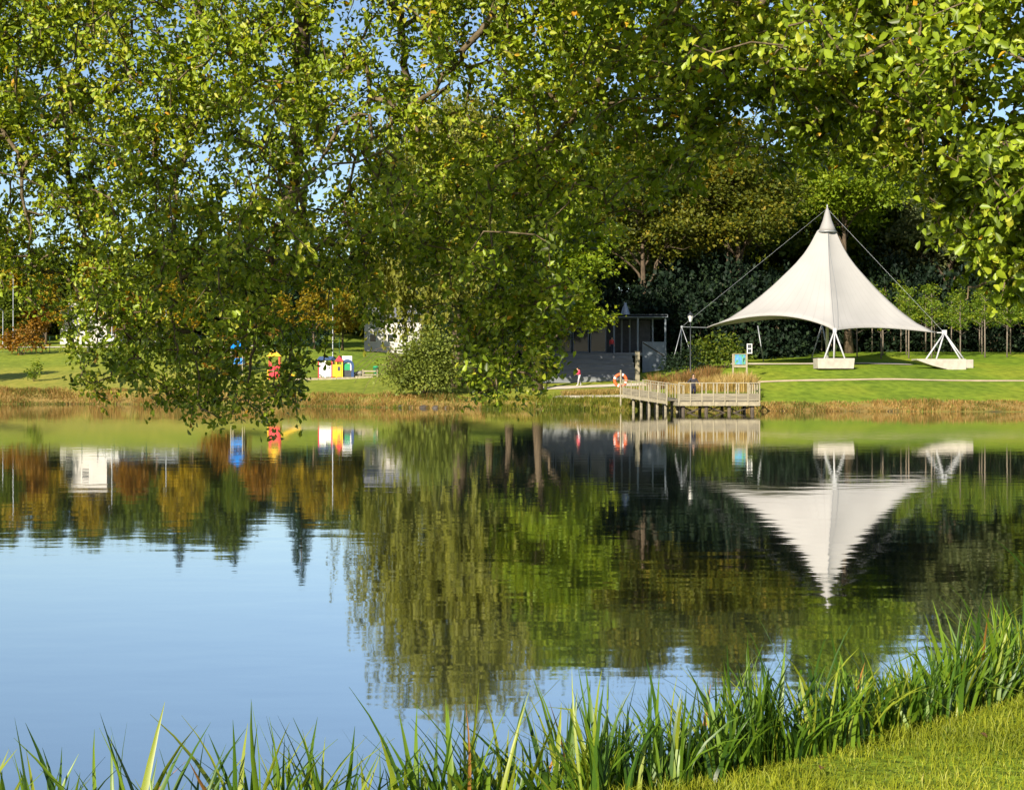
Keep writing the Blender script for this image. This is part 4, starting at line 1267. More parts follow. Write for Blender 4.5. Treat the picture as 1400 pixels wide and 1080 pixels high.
# ------------------------------------------------------------------ people
def person(name, label, loc, rz, joints, cols, hair, scale=1.0, hat=None):
    """one skinned body; joints: dict of positions (metres, standing figure 1.72 m, facing -y)"""
    J = dict(pelvis=(0, 0, .95), waist=(0, 0, 1.10), chest=(0, .01, 1.30), neckb=(0, 0, 1.45), neck=(0, -.01, 1.52), head=(0, -.025, 1.60), crown=(0, -.01, 1.68),
             shl=(.17, .01, 1.41), ell=(.24, .03, 1.13), wrl=(.25, -.05, .89), shr=(-.17, .01, 1.41), elr=(-.24, .03, 1.13), wrr=(-.25, -.05, .89),
             hil=(.09, 0, .90), knl=(.10, -.02, .50), anl=(.10, .02, .09), tol=(.11, -.15, .03), hir=(-.09, 0, .90), knr=(-.10, -.02, .50), anr=(-.10, .02, .09), tor=(-.11, -.15, .03))
    J.update(joints)
    rad = dict(pelvis=.145, waist=.13, chest=.15, neckb=.075, neck=.055, head=.088, crown=.07, shl=.072, ell=.05, wrl=.032, shr=.072, elr=.05, wrr=.032,
               hil=.095, knl=.062, anl=.045, tol=.035, hir=.095, knr=.062, anr=.045, tor=.035)
    E = [("pelvis", "waist"), ("waist", "chest"), ("chest", "neckb"), ("neckb", "neck"), ("neck", "head"), ("head", "crown"),
         ("chest", "shl"), ("shl", "ell"), ("ell", "wrl"), ("chest", "shr"), ("shr", "elr"), ("elr", "wrr"),
         ("pelvis", "hil"), ("hil", "knl"), ("knl", "anl"), ("anl", "tol"), ("pelvis", "hir"), ("hir", "knr"), ("knr", "anr"), ("anr", "tor")]
    hd = Vector(J["head"]); J["nose"] = tuple(hd + Vector((0, -.105, -.015))); rad["nose"] = .018; E.append(("head", "nose"))
    for s, sg in (("l", 1), ("r", -1)):
        wr = Vector(J["wr" + s]); el = Vector(J["el" + s])
        d = (wr - el).normalized()
        pm = wr + d * .08
        J["pm" + s] = tuple(pm); rad["pm" + s] = .034; E.append(("wr" + s, "pm" + s))
        sd = d.cross(Vector((0, 1, 0))); sd = sd.normalized() if sd.length > .1 else Vector((0, 0, 1))
        fw = sd.cross(d).normalized()
        for k, (off, ln) in enumerate(((-.027, .07), (-.009, .082), (.009, .078), (.027, .062))):
            a = "f%d%s" % (k, s); b = a + "t"
            J[a] = tuple(pm + d * .04 + fw * off); J[b] = tuple(pm + d * (.04 + ln * .8) + fw * off + sd * .02 * sg)
            rad[a] = .010; rad[b] = .008; E += [("pm" + s, a), (a, b)]
        a = "th" + s; J[a] = tuple(wr + d * .06 - fw * .05); rad[a] = .011; E.append(("wr" + s, a))
    keys = list(J); ix = {k: i for i, k in enumerate(keys)}
    me = bpy.data.meshes.new("body")
    me.from_pydata([J[k] for k in keys], [(ix[a], ix[b]) for a, b in E], [])
    ob = bpy.data.objects.new("tmp", me); COL.objects.link(ob)
    md = ob.modifiers.new("skin", 'SKIN'); md.use_smooth_shade = True
    sk = me.skin_vertices[0].data
    for k in keys:
        sk[ix[k]].radius = (rad[k], rad[k])
        sk[ix[k]].use_root = (k == "pelvis")
    sb = ob.modifiers.new("sub", 'SUBSURF'); sb.levels = 2; sb.render_levels = 2
    dg = bpy.context.evaluated_depsgraph_get()
    bm_ = bpy.data.meshes.new_from_object(ob.evaluated_get(dg))
    bpy.data.objects.remove(ob)
    for mt in cols: bm_.materials.append(MATS[mt])       # 0 skin 1 top 2 trousers 3 shoes
    segs = [(Vector(J[a]), Vector(J[b]), a, b) for a, b in E]
    top = {"waist", "chest", "neckb", "shl", "shr", "ell", "elr"}
    for p in bm_.polygons:
        c = p.center; best = 9e9; bs = None; bt = 0
        for a, b, na, nb_ in segs:
            ab = b - a; t_ = max(0, min(1, (c - a).dot(ab) / max(ab.length_squared, 1e-9)))
            dd = (c - (a + ab * t_)).length
            if dd < best: best, bs, bt = dd, (na, nb_), t_
        na, nb_ = bs
        mi = 0
        if na in ("pelvis",) and nb_ == "waist": mi = 1
        elif na in ("waist", "chest", "shl", "shr") or (na in ("ell", "elr") and bt < .92): mi = 1
        elif na in ("pelvis", "hil", "hir") or (na in ("knl", "knr") and bt < .93): mi = 2
        elif na in ("knl", "knr", "anl", "anr"): mi = 3
        if na == "chest" and nb_ == "neckb" and bt > .9: mi = 0
        p.material_index = mi; p.use_smooth = True
    t = thing(name, label, "person", loc, rz)
    t.scale = (scale,) * 3
    link("body", bm_, t)
    # hair: a cap over the skull, open at the face
    bmh = bmesh.new(); bmesh.ops.create_uvsphere(bmh, u_segments=18, v_segments=12, radius=1)
    hc = Vector(J["head"]).lerp(Vector(J["crown"]), .55)
    kill = [v for v in bmh.verts if (v.co.y < -.35 and v.co.z < .25) or v.co.z < -.75]
    bmesh.ops.delete(bmh, geom=kill, context='VERTS')
    for v in bmh.verts:
        v.co = Vector((v.co.x * .098, v.co.y * .112, v.co.z * .108)) + hc + Vector((0, .012, 0))
    hm = bpy.data.meshes.new("hair"); bmh.to_mesh(hm); bmh.free(); hm.materials.append(MATS[hair])
    hm.polygons.foreach_set("use_smooth", [True] * len(hm.polygons))
    ho = link("hair", hm, t); sm = ho.modifiers.new("s", 'SOLIDIFY'); sm.thickness = .012
    # eyes
    for sx in (-.032, .032):
        MB().lathe([(.004, -.008), (.010, 0), (.004, .008)], tuple(Vector(J["head"]) + Vector((sx, -.083, .012))), 6).build("eye", "shoe_dark", t)
    return t
# on the pier, dark jacket, arm out over the railing
person("person", "person in dark grey jacket and black trousers standing at the pier railing", (P(948, 0, 101.2).x, 101.2, .825), .25,
       dict(ell=(.33, -.06, 1.16), wrl=(.30, -.27, 1.08), elr=(-.36, -.02, 1.22), wrr=(-.52, -.16, 1.16), head=(-.02, -.05, 1.60), crown=(-.015, -.03, 1.68)),
       ("skin", "cloth_charcoal", "cloth_navy", "shoe_dark"), "hair_dark", 1.12)
pp = G(792, 127.2)
person("person", "person in pink jacket walking along the foot of the terrace steps", (pp.x, pp.y, pp.z + .04), -1.1,
       dict(chest=(0, -.06, 1.28), neckb=(0, -.12, 1.42), neck=(0, -.15, 1.48), head=(0, -.19, 1.55), crown=(0, -.18, 1.63), shl=(.17, -.09, 1.38), shr=(-.17, -.09, 1.38),
            ell=(.22, -.18, 1.12), wrl=(.16, -.38, 1.06), elr=(-.22, -.12, 1.12), wrr=(-.16, -.34, 1.02), knl=(.10, -.16, .50), anl=(.10, -.20, .09), tol=(.11, -.37, .03), knr=(-.10, .06, .50), anr=(-.10, .24, .10), tor=(-.11, .08, .03)),
       ("skin", "cloth_pink", "cloth_pale", "shoe_white"), "hair_dark", .98)
person("person", "person in red top standing on the terrace beside the pavilion's left post", (P(836.5, 0, 138).x, 138.0, 5.0), .4, {},
       ("skin", "cloth_red", "cloth_navy", "shoe_dark"), "hair_dark", .95)

# ------------------------------------------------------------------ playground
def PG(px, d): return G(px, d)
g = PG(376, 150)
pt = thing("play_tower", "red and yellow climbing tower with a yellow slide", "play tower", g)
pt.scale = (.85, .85, .8)
for sx in (-.62, .62):
    for sy in (-.6, .6):
        MB().box((sx, sy, 1.45), (.11, .11, 3.1)).build("post", "red_plastic", pt, bevel=.01)
MB().box((0, 0, 1.05), (1.3, 1.3, .10)).build("deck", "weathered_timber", pt)
for sy in (-.64, .64):
    MB().box((0, sy, 1.55), (1.15, .05, .85)).build("panel", "red_plastic", pt, bevel=.02)
MB().box((-.64, 0, 1.55), (.05, 1.1, .85)).build("panel", "red_plastic", pt, bevel=.02)
MB().box((0, -.62, .5), (1.1, .05, .85)).build("panel", "red_plastic", pt, bevel=.02)
MB().prism([(-.95, 3.0), (.95, 3.0), (0, 3.9)], -.85, .85).build("roof", "yellow_plastic", pt, bevel=.02)
prof = [(.66, 1.10), (1.2, .95), (2.1, .45), (2.7, .18), (3.3, .12), (3.3, .05), (2.65, .10), (2.05, .36), (1.15, .86), (.66, 1.0)]
sl = MB().prism(prof, -.32, .32).build("slide", "yellow_plastic", pt)
for sy in (-.36, .36):
    MB().prism([(x, z + .18 if i < 5 else z) for i, (x, z) in enumerate(prof)], sy - .035, sy + .035).build("slide_side", "yellow_plastic", sl)
for k in range(5):
    MB().box((-.85 - .0, 0, .2 + k * .2), (.06, .6, .05)).build("rung", "yellow_plastic", pt)
for sy in (-.32, .32):
    MB().box((-.88, sy, .55), (.06, .06, 1.3)).build("ladder_rail", "yellow_plastic", pt)

g = PG(325, 156)
bt = thing("play_tower", "blue roofed play tower left of the red and yellow climbing tower", "play tower", g)
bt.scale = (.85, .85, .78)
for sx in (-.75, .75):
    for sy in (-.7, .7):
        MB().box((sx, sy, 1.9), (.12, .12, 4.0)).build("post", "rail_timber", bt)
MB().box((0, 0, 1.5), (1.6, 1.5, .1)).build("deck", "weathered_timber", bt)
for sy in (-.76, .76):
    MB().box((0, sy, 2.0), (1.5, .05, .8)).build("panel", "blue_plastic", bt, bevel=.02)
for sx in (-.81, .81):
    MB().box((sx, 0, 2.0), (.05, 1.4, .8)).build("panel", "blue_plastic", bt, bevel=.02)
mb = MB(); mb.v = [(-1.1, -1.05, 3.75), (1.1, -1.05, 3.75), (1.1, 1.05, 3.75), (-1.1, 1.05, 3.75), (0, 0, 5.0)]
mb.f = [(0, 3, 2, 1), (0, 1, 4), (1, 2, 4), (2, 3, 4), (3, 0, 4)]
mb.build("roof", "blue_plastic", bt)

g = PG(453, 149.5)
ph = thing("playhouse", "small colourful playhouse with red, white and yellow panels", "playhouse", g)
for x, m in ((-1.25, "red_plastic"), (-.55, "white_panel"), (.15, "red_plastic"), (.62, "yellow_plastic"), (1.25, "yellow_plastic")):
    MB().box((x, -.7, .95), (.12, .12, 2.0)).build("post", m, ph, bevel=.01)
    MB().box((x, .7, .95), (.12, .12, 2.0)).build("post", m, ph, bevel=.01)
MB().box((-.9, -.7, .85), (.56, .06, 1.5)).build("panel", "white_panel", ph, bevel=.01)
MB().box((-.2, -.7, .75), (.56, .06, 1.3)).build("panel", "white_panel", ph, bevel=.01)
wy = MB().box((.9, -.7, .75), (.50, .06, 1.3)).build("panel", "yellow_plastic", ph, bevel=.01)
MB().box((.9, -.74, .95), (.28, .03, .45)).build("window", "dark_interior", wy)
MB().box((.38, -.7, .75), (.34, .06, 1.3)).build("panel", "yellow_plastic", ph, bevel=.01)
for x in (-1.25, 1.25):
    MB().box((x, 0, .8), (.06, 1.2, 1.3)).build("panel", "red_plastic", ph, bevel=.01)
MB().prism([(-1.45, 1.85), (.55, 1.85), (.3, 2.25), (-1.15, 2.25)], -.9, .9).build("roof", "navy_plastic", ph, bevel=.02)
MB().prism([(.45, 1.7), (1.4, 1.7), (.92, 2.35)], -.85, .85).build("roof", "red_plastic", ph, bevel=.02)

g = PG(475, 149)
ar = thing("arch_panel", "blue ring arch on a white play panel beside the playhouse", "play panel", g)
def archpoly(r, h, n=14, inset=0):
    pts = [(-r, 0), (r, 0)]
    for k in range(n + 1):
        a = math.pi * k / n
        pts.append((r * math.cos(a), h + r * math.sin(a)))
    return pts
MB().box((-.05, .12, 1.15), (1.05, .06, 2.3)).build("panel", "white_panel", ar, bevel=.01)
out_ = archpoly(.70, 1.25); inn = archpoly(.42, 1.25)
V = [(x, -.12, z) for x, z in out_] + [(x, -.12, z) for x, z in inn] + [(x, .08, z) for x, z in out_] + [(x, .08, z) for x, z in inn]
n_ = len(out_); fs = []
for i in range(1, n_):
    j = (i + 1) % n_
    fs += [(i, j, n_ + j, n_ + i), (2 * n_ + j, 2 * n_ + i, 3 * n_ + i, 3 * n_ + j), (i, 2 * n_ + i, 2 * n_ + j, j), (n_ + j, 3 * n_ + j, 3 * n_ + i, n_ + i)]
fs = [f for f in fs if len(set(f)) == 4]
me = bpy.data.meshes.new("arch"); me.from_pydata(V, [], fs); me.materials.append(MATS["navy_plastic"])
link("arch", me, ar)
MB().box((.0, .05, .40), (.8, .04, .75)).build("tunnel", "dark_interior", ar)
MB().box((-.05, .05, 1.15), (.6, .04, .7)).build("picture", "green_plastic", ar)
bn = thing("timber_barrier", "low wooden rail barrier at the right edge of the playground", "barrier", PG(506, 148))
for sx in (-.75, .75):
    MB().box((sx, 0, .35), (.12, .12, .9)).build("post", "rail_timber", bn, bevel=.01)
MB().box((0, -.08, .62), (1.7, .05, .16)).build("rail", "rail_timber", bn)
MB().box((0, -.08, .25), (1.7, .05, .12)).build("rail", "rail_timber", bn)
bs = thing("recycling_bin", "small green bin at the end of the wooden barrier", "bin", PG(514, 150))
MB().lathe([(.26, 0), (.30, .85), (.33, .87), (.31, .95), (.1, 1.02)], n=14).build("bin_body", "green_plastic", bs, True)
MB().box((0, -.31, .74), (.30, .04, .10)).build("slot", "dark_interior", bs)
for i, (px, d, s) in enumerate(((489, 150, .5), (494, 150.6, .42))):
    bm = bmesh.new(); bmesh.ops.create_icosphere(bm, subdivisions=3, radius=s)
    for v in bm.verts:
        v.co *= 1 + .2 * math.sin(v.co.x * 6 + i) * math.cos(v.co.y * 5) + .1 * math.sin(v.co.z * 9); v.co.z *= .8
    me = bpy.data.meshes.new("boulder"); bm.to_mesh(me); bm.free(); me.materials.append(MATS["stone"])
    o = link("boulder", me, None, PG(px, d) + Vector((0, 0, s * .45)))
    tag(o, ["grey boulder next to the blue ring arch", "grey boulder next to the wooden barrier"][i], "boulder")
kb = thing("timber_edging", "long low timber edging along the front of the playground", "edging", PG(448, 147))
for i in range(5):
    p = PG(398 + i * 25, 147) - kb.location
    MB().box((p.x, p.y, p.z + .07), (1.87, .16, .28)).build("log", "rail_timber", kb, bevel=.03)

# ------------------------------------------------------------------ houses, cars, fence beyond the left lawn
def house(name, label, px0, px1, d, ytop, ybot, depth, roofmat, flat, wins):
    x0 = P(px0, 0, d).x; x1 = P(px1, 0, d).x
    zt = P(0, ytop, d).z; zb = min(P(0, ybot, d).z, gz((x0 + x1) / 2, d)) - .5
    h = zt - zb; w = x1 - x0
    t = thing(name, label, "house", ((x0 + x1) / 2, d + depth / 2, zb))
    MB().box((0, 0, h / 2), (w, depth, h)).build("wall", "render_white", t)
    if flat:
        MB().box((0, 0, h + .12), (w + .5, depth + .5, .26)).build("roof", roofmat, t, bevel=.03)
    else:
        mb = MB(); hw, hd_ = w / 2 + .35, depth / 2 + .35
        mb.v = [(-hw, -hd_, h), (hw, -hd_, h), (hw, hd_, h), (-hw, hd_, h), (-hw, 0, h + depth * .32), (hw, 0, h + depth * .32)]
        mb.f = [(0, 3, 2, 1), (0, 1, 5, 4), (2, 3, 4, 5), (0, 4, 3), (1, 2, 5)]
        r = mb.build("roof", roofmat, t)
        MB().box((w * .25, .4, h + depth * .32 + .1), (.7, .6, 1.3)).build("chimney", "render_white", r)
    for (u, z, ww, hh) in wins:
        f = MB().box((u * w, -depth / 2 - .02, z), (ww + .16, .10, hh + .16)).build("window", "white_panel", t)
        MB().box((u * w, -depth / 2 - .06, z), (ww, .05, hh)).build("pane", "window_glass", f)
    dd = MB().box((.36 * w, -depth / 2 - .03, 1.5), (1.0, .08, 2.1)).build("door", "roof_slate", t)
    MB().box((.36 * w + .35, -depth / 2 - .10, 1.5), (.05, .08, .16)).build("handle", "galvanised", dd)
house("house", "white flat topped house standing above the left lawn", 82, 146, 226, 417, 471, 8, "render_white", True, [(-.3, 4.9, 1.1, 1.2), (.05, 4.9, 1.1, 1.2), (-.3, 2.2, 1.1, 1.2)])
house("house", "pale house with grey blue slate roof behind the willow and playground", 498, 578, 232, 440, 478, 8, "roof_slate", False, [(-.35, 3.0, 1.0, 1.2), (-.05, 3.0, 1.0, 1.2), (.2, 3.0, 1.0, 1.2)])

def car(label, px, d, mat, rz=0.0):
    t = thing("parked_car", label, "car", G(px, d), rz, None)
    body = [(-2.1, .35), (2.1, .35), (2.15, .62), (2.05, .82), (1.05, .95), (-1.0, 1.0), (-2.05, .98), (-2.15, .7)]
    MB().prism(body, -.86, .86).build("body", mat, t, bevel=.06)
    cab = [(-1.75, .98), (1.05, .95), (.40, 1.42), (-1.15, 1.45)]
    c = MB().prism(cab, -.74, .74).build("cabin", mat, t, bevel=.05)
    for sy in (-.755, .755):
        MB().prism([(-1.5, 1.02), (-.42, 1.02), (-.42, 1.36), (-1.12, 1.37)], sy - .01, sy + .01).build("window", "window_glass", c)
        MB().prism([(-.34, 1.02), (.82, 1.0), (.36, 1.35), (-.34, 1.36)], sy - .01, sy + .01).build("window", "window_glass", c)
    for sx in (-1.32, 1.32):
        for sy in (-.80, .80):
            wl = MB().tube([(sx, sy - .1, .32), (sx, sy + .1, .32)], .32, 16).build("wheel", "rubber", t)
            MB().tube([(sx, sy - .115, .32), (sx, sy + .115, .32)], .19, 12).build("rim", "galvanised", wl)
    for sy in (-.6, .6):
        MB().box((2.10, sy, .70), (.10, .34, .14)).build("headlight", "lamp_glass", t)
        MB().box((-2.12, sy, .78), (.08, .28, .16)).build("tail_light", "red_plastic", t)
car("small white car parked right of the white house", 157, 203, "car_white")
car("dark blue car parked next to the small white car", 184, 203, "car_dark", .04)
car("grey car parked on the upper path behind the rust orange tree", 226, 204, "car_grey", math.pi)
# wire fence on the left slope: posts and rails
fn = thing("wire_fence", "thin dark green wire fence with slim posts on the left slope", "fence", G(45, 188))
prev = None
for i, px in enumerate(range(-20, 480, 44)):
    b_ = G(px, 188) - fn.location
    MB().tube([tuple(b_ + Vector((0, 0, -.2))), tuple(b_ + Vector((0, 0, 2.3)))], .045, 6).build("post", "fence_green", fn)
    if prev is not None:
        for z in (.3, 1.2, 2.2):
            MB().tube([tuple(prev + Vector((0, 0, z))), tuple(b_ + Vector((0, 0, z)))], .012, 4).build("wire", "fence_green", fn)
    prev = b_

# ------------------------------------------------------------------ near bank: reeds
def reed_variants():
    rng = np.random.default_rng(91)
    out = []
    for i in range(14):
        bend = rng.uniform(.05, .55); h = 1.0
        a = rng.uniform(-.5, .5)
        ns = 7
        V = []; fs = []
        for k in range(ns + 1):
            t = k / ns
            x = bend * t ** 2.1; z = h * (t - .22 * bend * t ** 3)
            if i % 5 == 4 and t > .7:      # a blade kinked over near its tip
                z -= (t - .7) * 1.1; x += (t - .7) * .5
            w = .0125 * (.55 + 1.2 * t if t < .35 else .97 * (1 - ((t - .35) / .65) ** 1.7) + .03)
            tw = a * t
            V += [(x + w * math.sin(tw), -w * math.cos(tw), z), (x + .006 * math.sqrt(max(0, 1 - t)) * .6, 0.0, z - .002), (x - w * math.sin(tw), w * math.cos(tw), z)]
        for k in range(ns):
            b = k * 3
            fs += [(b, b + 1, b + 4, b + 3), (b + 1, b + 2, b + 5, b + 4)]
        V = np.array(V)
        out.append((V, np.array(fs)))
    return out
RV = reed_variants()
reed_me = []
for i, (V, fs) in enumerate(RV):
    for v in (.15, .42, .68, .9):
        reed_me.append(np_mesh("reed_blade", V, fs, "reed_leaf", {"v": np.full(len(V), min(.93, v + .03 * (i % 4)))}, smooth=True))
yellow_me = [np_mesh("reed_blade", V, fs, "reed_leaf", {"v": np.full(len(V), 1.0)}, smooth=True) for V, fs in RV[:3]]
rr = np.random.default_rng(92)
def reed_plant(x, y, hgt, nb, label, group, wide=1.0):
    z = max(float(height(np.array([x]), np.array([y]))[0]), -.35) - .03
    t = thing("reed_plant", label, "reed", (x, y, z), rr.uniform(0, 6.28), group)
    for k in range(nb):
        me = reed_me[rr.integers(len(reed_me))] if rr.random() > .008 else yellow_me[rr.integers(3)]
        o = link("blade", me, t, (rr.normal() * .045, rr.normal() * .045, 0), (rr.normal() * .17, rr.normal() * .17, rr.uniform(0, 6.28)))
        s = hgt * rr.uniform(.55, 1.0)
        o.scale = (s * rr.uniform(.7, 1.1), rr.uniform(.5, 1.15) * wide, s)
# left: scattered plants in the shallow water, their feet below the picture's edge
for i in range(96):
    x = rr.uniform(-2.9, .35)
    y = 5.9 + rr.uniform(-.35, .75) + .04 * x
    y = max(y, float(near_edge(x)) + rr.uniform(.95, 1.5))
    near0 = math.exp(-((x + .45) / .6) ** 2)
    hgt = rr.uniform(.72, 1.0) + .08 * near0
    reed_plant(x, y, hgt, int(rr.integers(4, 8)), "green reed plant standing in the shallow water off the near bank", "reeds in the shallow water", 1.55)
for i in range(26):
    x = rr.uniform(-.95, .25); y = max(5.9 + rr.uniform(-.3, .6), float(near_edge(x)) + rr.uniform(.95, 1.3))
    reed_plant(x, y, rr.uniform(.68, .98), int(rr.integers(4, 7)), "green reed plant standing in the shallow water off the near bank", "reeds in the shallow water", 1.55)
# right: dense belt along the lawn edge
for i in range(185):
    x = rr.uniform(.30, 3.9)
    e = rr.uniform(.12, 1.0)
    y = float(near_edge(x)) + e
    hgt = rr.uniform(.42, .72) + .38 * max(0, min(1, (x - 1.9) / 1.2)) * rr.random()
    reed_plant(x, y, hgt, int(rr.integers(10, 15)), "green reed plant in the dense belt along the lawn edge", "reeds along the lawn edge")

def reed_stuff():
    rng = np.random.default_rng(93)
    n = 4200
    x = rng.uniform(.3, 6.5, n); e = rng.uniform(.02, .9, n); y = near_edge(x) + e
    pos = np.column_stack([x, y, height(x, y) - .02])
    return blades_mesh("reed_understorey", "reed_leaf", pos, rng.uniform(.22, .52, n), rng.normal(size=(n, 2)) * .35, rng.uniform(.012, .022, n), np.clip(rng.normal(.5, .25, n), 0, .93), 4, rng)
tag(link("reed_understorey", reed_stuff()), "low tangle of short reed blades at the foot of the reed belt", "reeds", kind="stuff")

def lawn():
    rng = np.random.default_rng(94)
    n = 150000
    x = rng.uniform(-.4, 5.4, n); y = rng.uniform(3.6, 9.6, n)
    e = y - near_edge(x)
    keep = (e < .22 + .08 * vnoise(x, y, .8, 4)) & (np.abs(x) < y * .40 + .5) & (rng.random(n) < np.clip(1.25 - (y - 4) * .09, .3, 1))
    x, y = x[keep], y[keep]; n = len(x)
    pos = np.column_stack([x, y, height(x, y) - .005])
    pn = vnoise(x, y, .55, 6)
    h = rng.uniform(.025, .075, n) * (1 + .5 * vnoise(x, y, 1.3, 7))
    var = np.clip(.46 + .30 * pn + .15 * vnoise(x, y, 2.1, 8) + rng.normal(0, .18, n), 0, 1)
    return blades_mesh("lawn_grass", "lawn_blade", pos, np.maximum(h, .015), rng.normal(size=(n, 2)) * .55, rng.uniform(.003, .0055, n), var, 2, rng)
tag(link("lawn_grass", lawn()), "short sunlit grass of the near lawn", "grass", kind="stuff")
fl = leaf_mesh("fallen", "fallen_leaf", np.zeros((1, 3)), np.array([[1., 0, 0]]), np.array([[0, 0, 1.]]), np.array([.055]), np.array([.035]), np.array([.5]))
for i in range(14):
    x = rr.uniform(.6, 3.6); y = float(near_edge(x)) - rr.uniform(.1, 1.6)
    o = link("fallen_leaf", fl, None, (x, y, gz(x, y) + .045), (rr.normal() * .35, rr.normal() * .35, rr.uniform(0, 6.28)))
    tag(o, "brown fallen leaf lying on the near lawn", "leaf", "fallen leaves on the near lawn")

# ------------------------------------------------------------------ the near tree whose boughs hang into view
def near_tree():
    rng = np.random.default_rng(101)
    base = Vector((5.3, 6.4, gz(5.3, 6.4) - .05))
    T = thing("overhanging_tree", "leafy tree on the near bank whose drooping boughs hang over the lake", "tree", base)
    bnp = np.array(base)
    trunk = [base, Vector((5.15, 6.5, 2)), Vector((4.75, 6.8, 4)), Vector((4.2, 7.2, 6)), Vector((3.6, 7.6, 8)), Vector((3.1, 7.9, 10))]
    MB().tube([tuple(p - base) for p in trunk], [.46, .34, .29, .24, .18, .10], 12).build("trunk", "bark", T, True)
    V3 = lambda *a: Vector(a)
    limbs = [
        ([V3(4.3, 7.1, 5.4), V3(2.5, 8.2, 6.8), V3(.5, 9.4, 7.2), V3(-1.0, 10.2, 6.6), P(420, -80, 10.6), P(416, 60, 10.6), P(412, 150, 10.6), P(406, 240, 10.6), P(392, 292, 10.5), P(376, 340, 10.4), P(362, 400, 10.3), P(350, 470, 10.2), P(340, 550, 10.1)],
         [.14, .12, .10, .085, .072, .062, .052, .046, .042, .026, .018, .012, .005]),
        ([V3(4.15, 7.25, 6.2), V3(1.8, 9, 7.0), V3(.2, 10.0, 6.4), P(548, -60, 10.7), P(550, 40, 10.7), P(558, 120, 10.7), P(572, 185, 10.6), P(625, 255, 10.4), P(668, 340, 10.2), P(690, 430, 10.1), P(688, 520, 10)],
         [0.12, 0.09, 0.0496, 0.0372, 0.031, 0.02604, 0.02108, 0.01736, 0.0124, 0.00868, 0.0031]),
        ([V3(3.6, 7.6, 8.0), V3(.5, 9.5, 8.9), V3(-2.2, 10.8, 8.0), P(200, -180, 11.3), P(130, -20, 11.2), P(104, 110, 11.1), P(92, 240, 11), P(130, 360, 10.8), P(170, 450, 10.5), P(185, 530, 10.3)],
         [0.13, 0.099, 0.0558, 0.0434, 0.0341, 0.02604, 0.01984, 0.01364, 0.00868, 0.0031]),
        ([V3(-.9, 10.2, 8.5), P(300, -160, 10.8), P(275, 20, 10.8), P(258, 160, 10.6), P(240, 300, 10.4), P(255, 430, 10.2), P(275, 560, 10.1)],
         [0.075, 0.054, 0.031, 0.02232, 0.01612, 0.00992, 0.0031]),
        ([V3(4.75, 6.8, 4.0), P(1500, 270, 7.6), P(1395, 232, 7.9), P(1335, 215, 8.1), P(1275, 178, 8.2), P(1205, 146, 8.4), P(1120, 158, 8.6), P(1040, 200, 8.8), P(970, 215, 9.0)],
         [0.09, 0.045, 0.02108, 0.01736, 0.01488, 0.0124, 0.0093, 0.0062, 0.00248]),
        ([V3(4.8, 6.75, 3.7), P(1520, 300, 7.4), P(1430, 330, 7.6), P(1360, 370, 7.8), P(1320, 410, 7.9)], [0.07, 0.036, 0.01612, 0.00992, 0.0031]),
        ([V3(4.35, 7.1, 5.5), V3(2.4, 8.0, 5.9), P(980, -60, 8.8), P(890, 50, 9.0), P(805, 130, 9.2), P(748, 210, 9.4), P(725, 320, 9.6), P(738, 430, 9.7), P(748, 530, 9.8)],
         [0.1, 0.072, 0.0341, 0.02604, 0.02108, 0.01612, 0.01116, 0.00744, 0.00248]),
        ([V3(3.9, 7.4, 7.0), V3(2.0, 8.2, 6.8), P(760, -140, 9.2), P(670, 20, 9.3), P(610, 110, 9.5), P(500, 200, 9.8), P(440, 330, 9.9)], [0.1, 0.072, 0.0341, 0.0248, 0.0186, 0.0124, 0.0031]),
        ([V3(4.5, 7.0, 4.8), V3(3.0, 7.8, 5.0), P(1230, -60, 8.3), P(1222, 40, 8.4), P(1218, 110, 8.5), P(1190, 200, 8.5)], [0.08, 0.054, 0.02232, 0.01736, 0.0124, 0.00372]),
        ([V3(3.0, 7.8, 5.0), P(1080, -60, 8.6), P(1040, 20, 8.7), P(990, 110, 8.8), P(930, 200, 9.0), P(880, 290, 9.2)], [0.06, 0.0405, 0.02108, 0.01612, 0.00992, 0.0031]),
        ([V3(-1.0, 10.4, 8.4), V3(-3.2, 10.6, 7.2), P(20, -60, 10.2), P(-20, 100, 10.2), P(30, 240, 10.2), P(40, 350, 10.2)], [0.07, 0.0495, 0.02604, 0.02108, 0.01364, 0.00372]),
        ([V3(3.6, 7.6, 8.0), V3(2.2, 6.6, 8.4), V3(0.2, 6.5, 7.2), V3(-1.6, 6.5, 6.3), V3(-2.9, 6.4, 5.6), V3(-4.0, 6.3, 4.7)], [0.11, 0.081, 0.06, 0.045, 0.03, 0.00744]),  # limb led out of view to carry the added shading foliage
        ([V3(3.1, 7.9, 10), V3(2.0, 8.6, 11.2), V3(.4, 9.2, 11.4)], [0.09, 0.054, 0.0093]),
        ([V3(4.2, 7.2, 6), V3(5.6, 8.6, 7.4), V3(6.6, 10, 7.4)], [0.11, 0.072, 0.0124]),
        ([V3(4.75, 6.8, 4), V3(6.2, 5.8, 5.4), V3(7.4, 5.2, 5.8)], [0.11, 0.072, 0.0124]),
    ]
    nodes = []; parent = []; nrad = []
    def smooth(pts, rad, sub=5):
        P_ = np.array([tuple(p) for p in pts]); n = len(P_)
        out = []; ro = []
        for i in range(n - 1):
            p0 = P_[max(i - 1, 0)]; p1 = P_[i]; p2 = P_[i + 1]; p3 = P_[min(i + 2, n - 1)]
            for k in range(sub):
                t = k / sub
                q = .5 * ((2 * p1) + (-p0 + p2) * t + (2 * p0 - 5 * p1 + 4 * p2 - p3) * t * t + (-p0 + 3 * p1 - 3 * p2 + p3) * t ** 3)
                out.append(q); ro.append(rad[i] + (rad[i + 1] - rad[i]) * t)
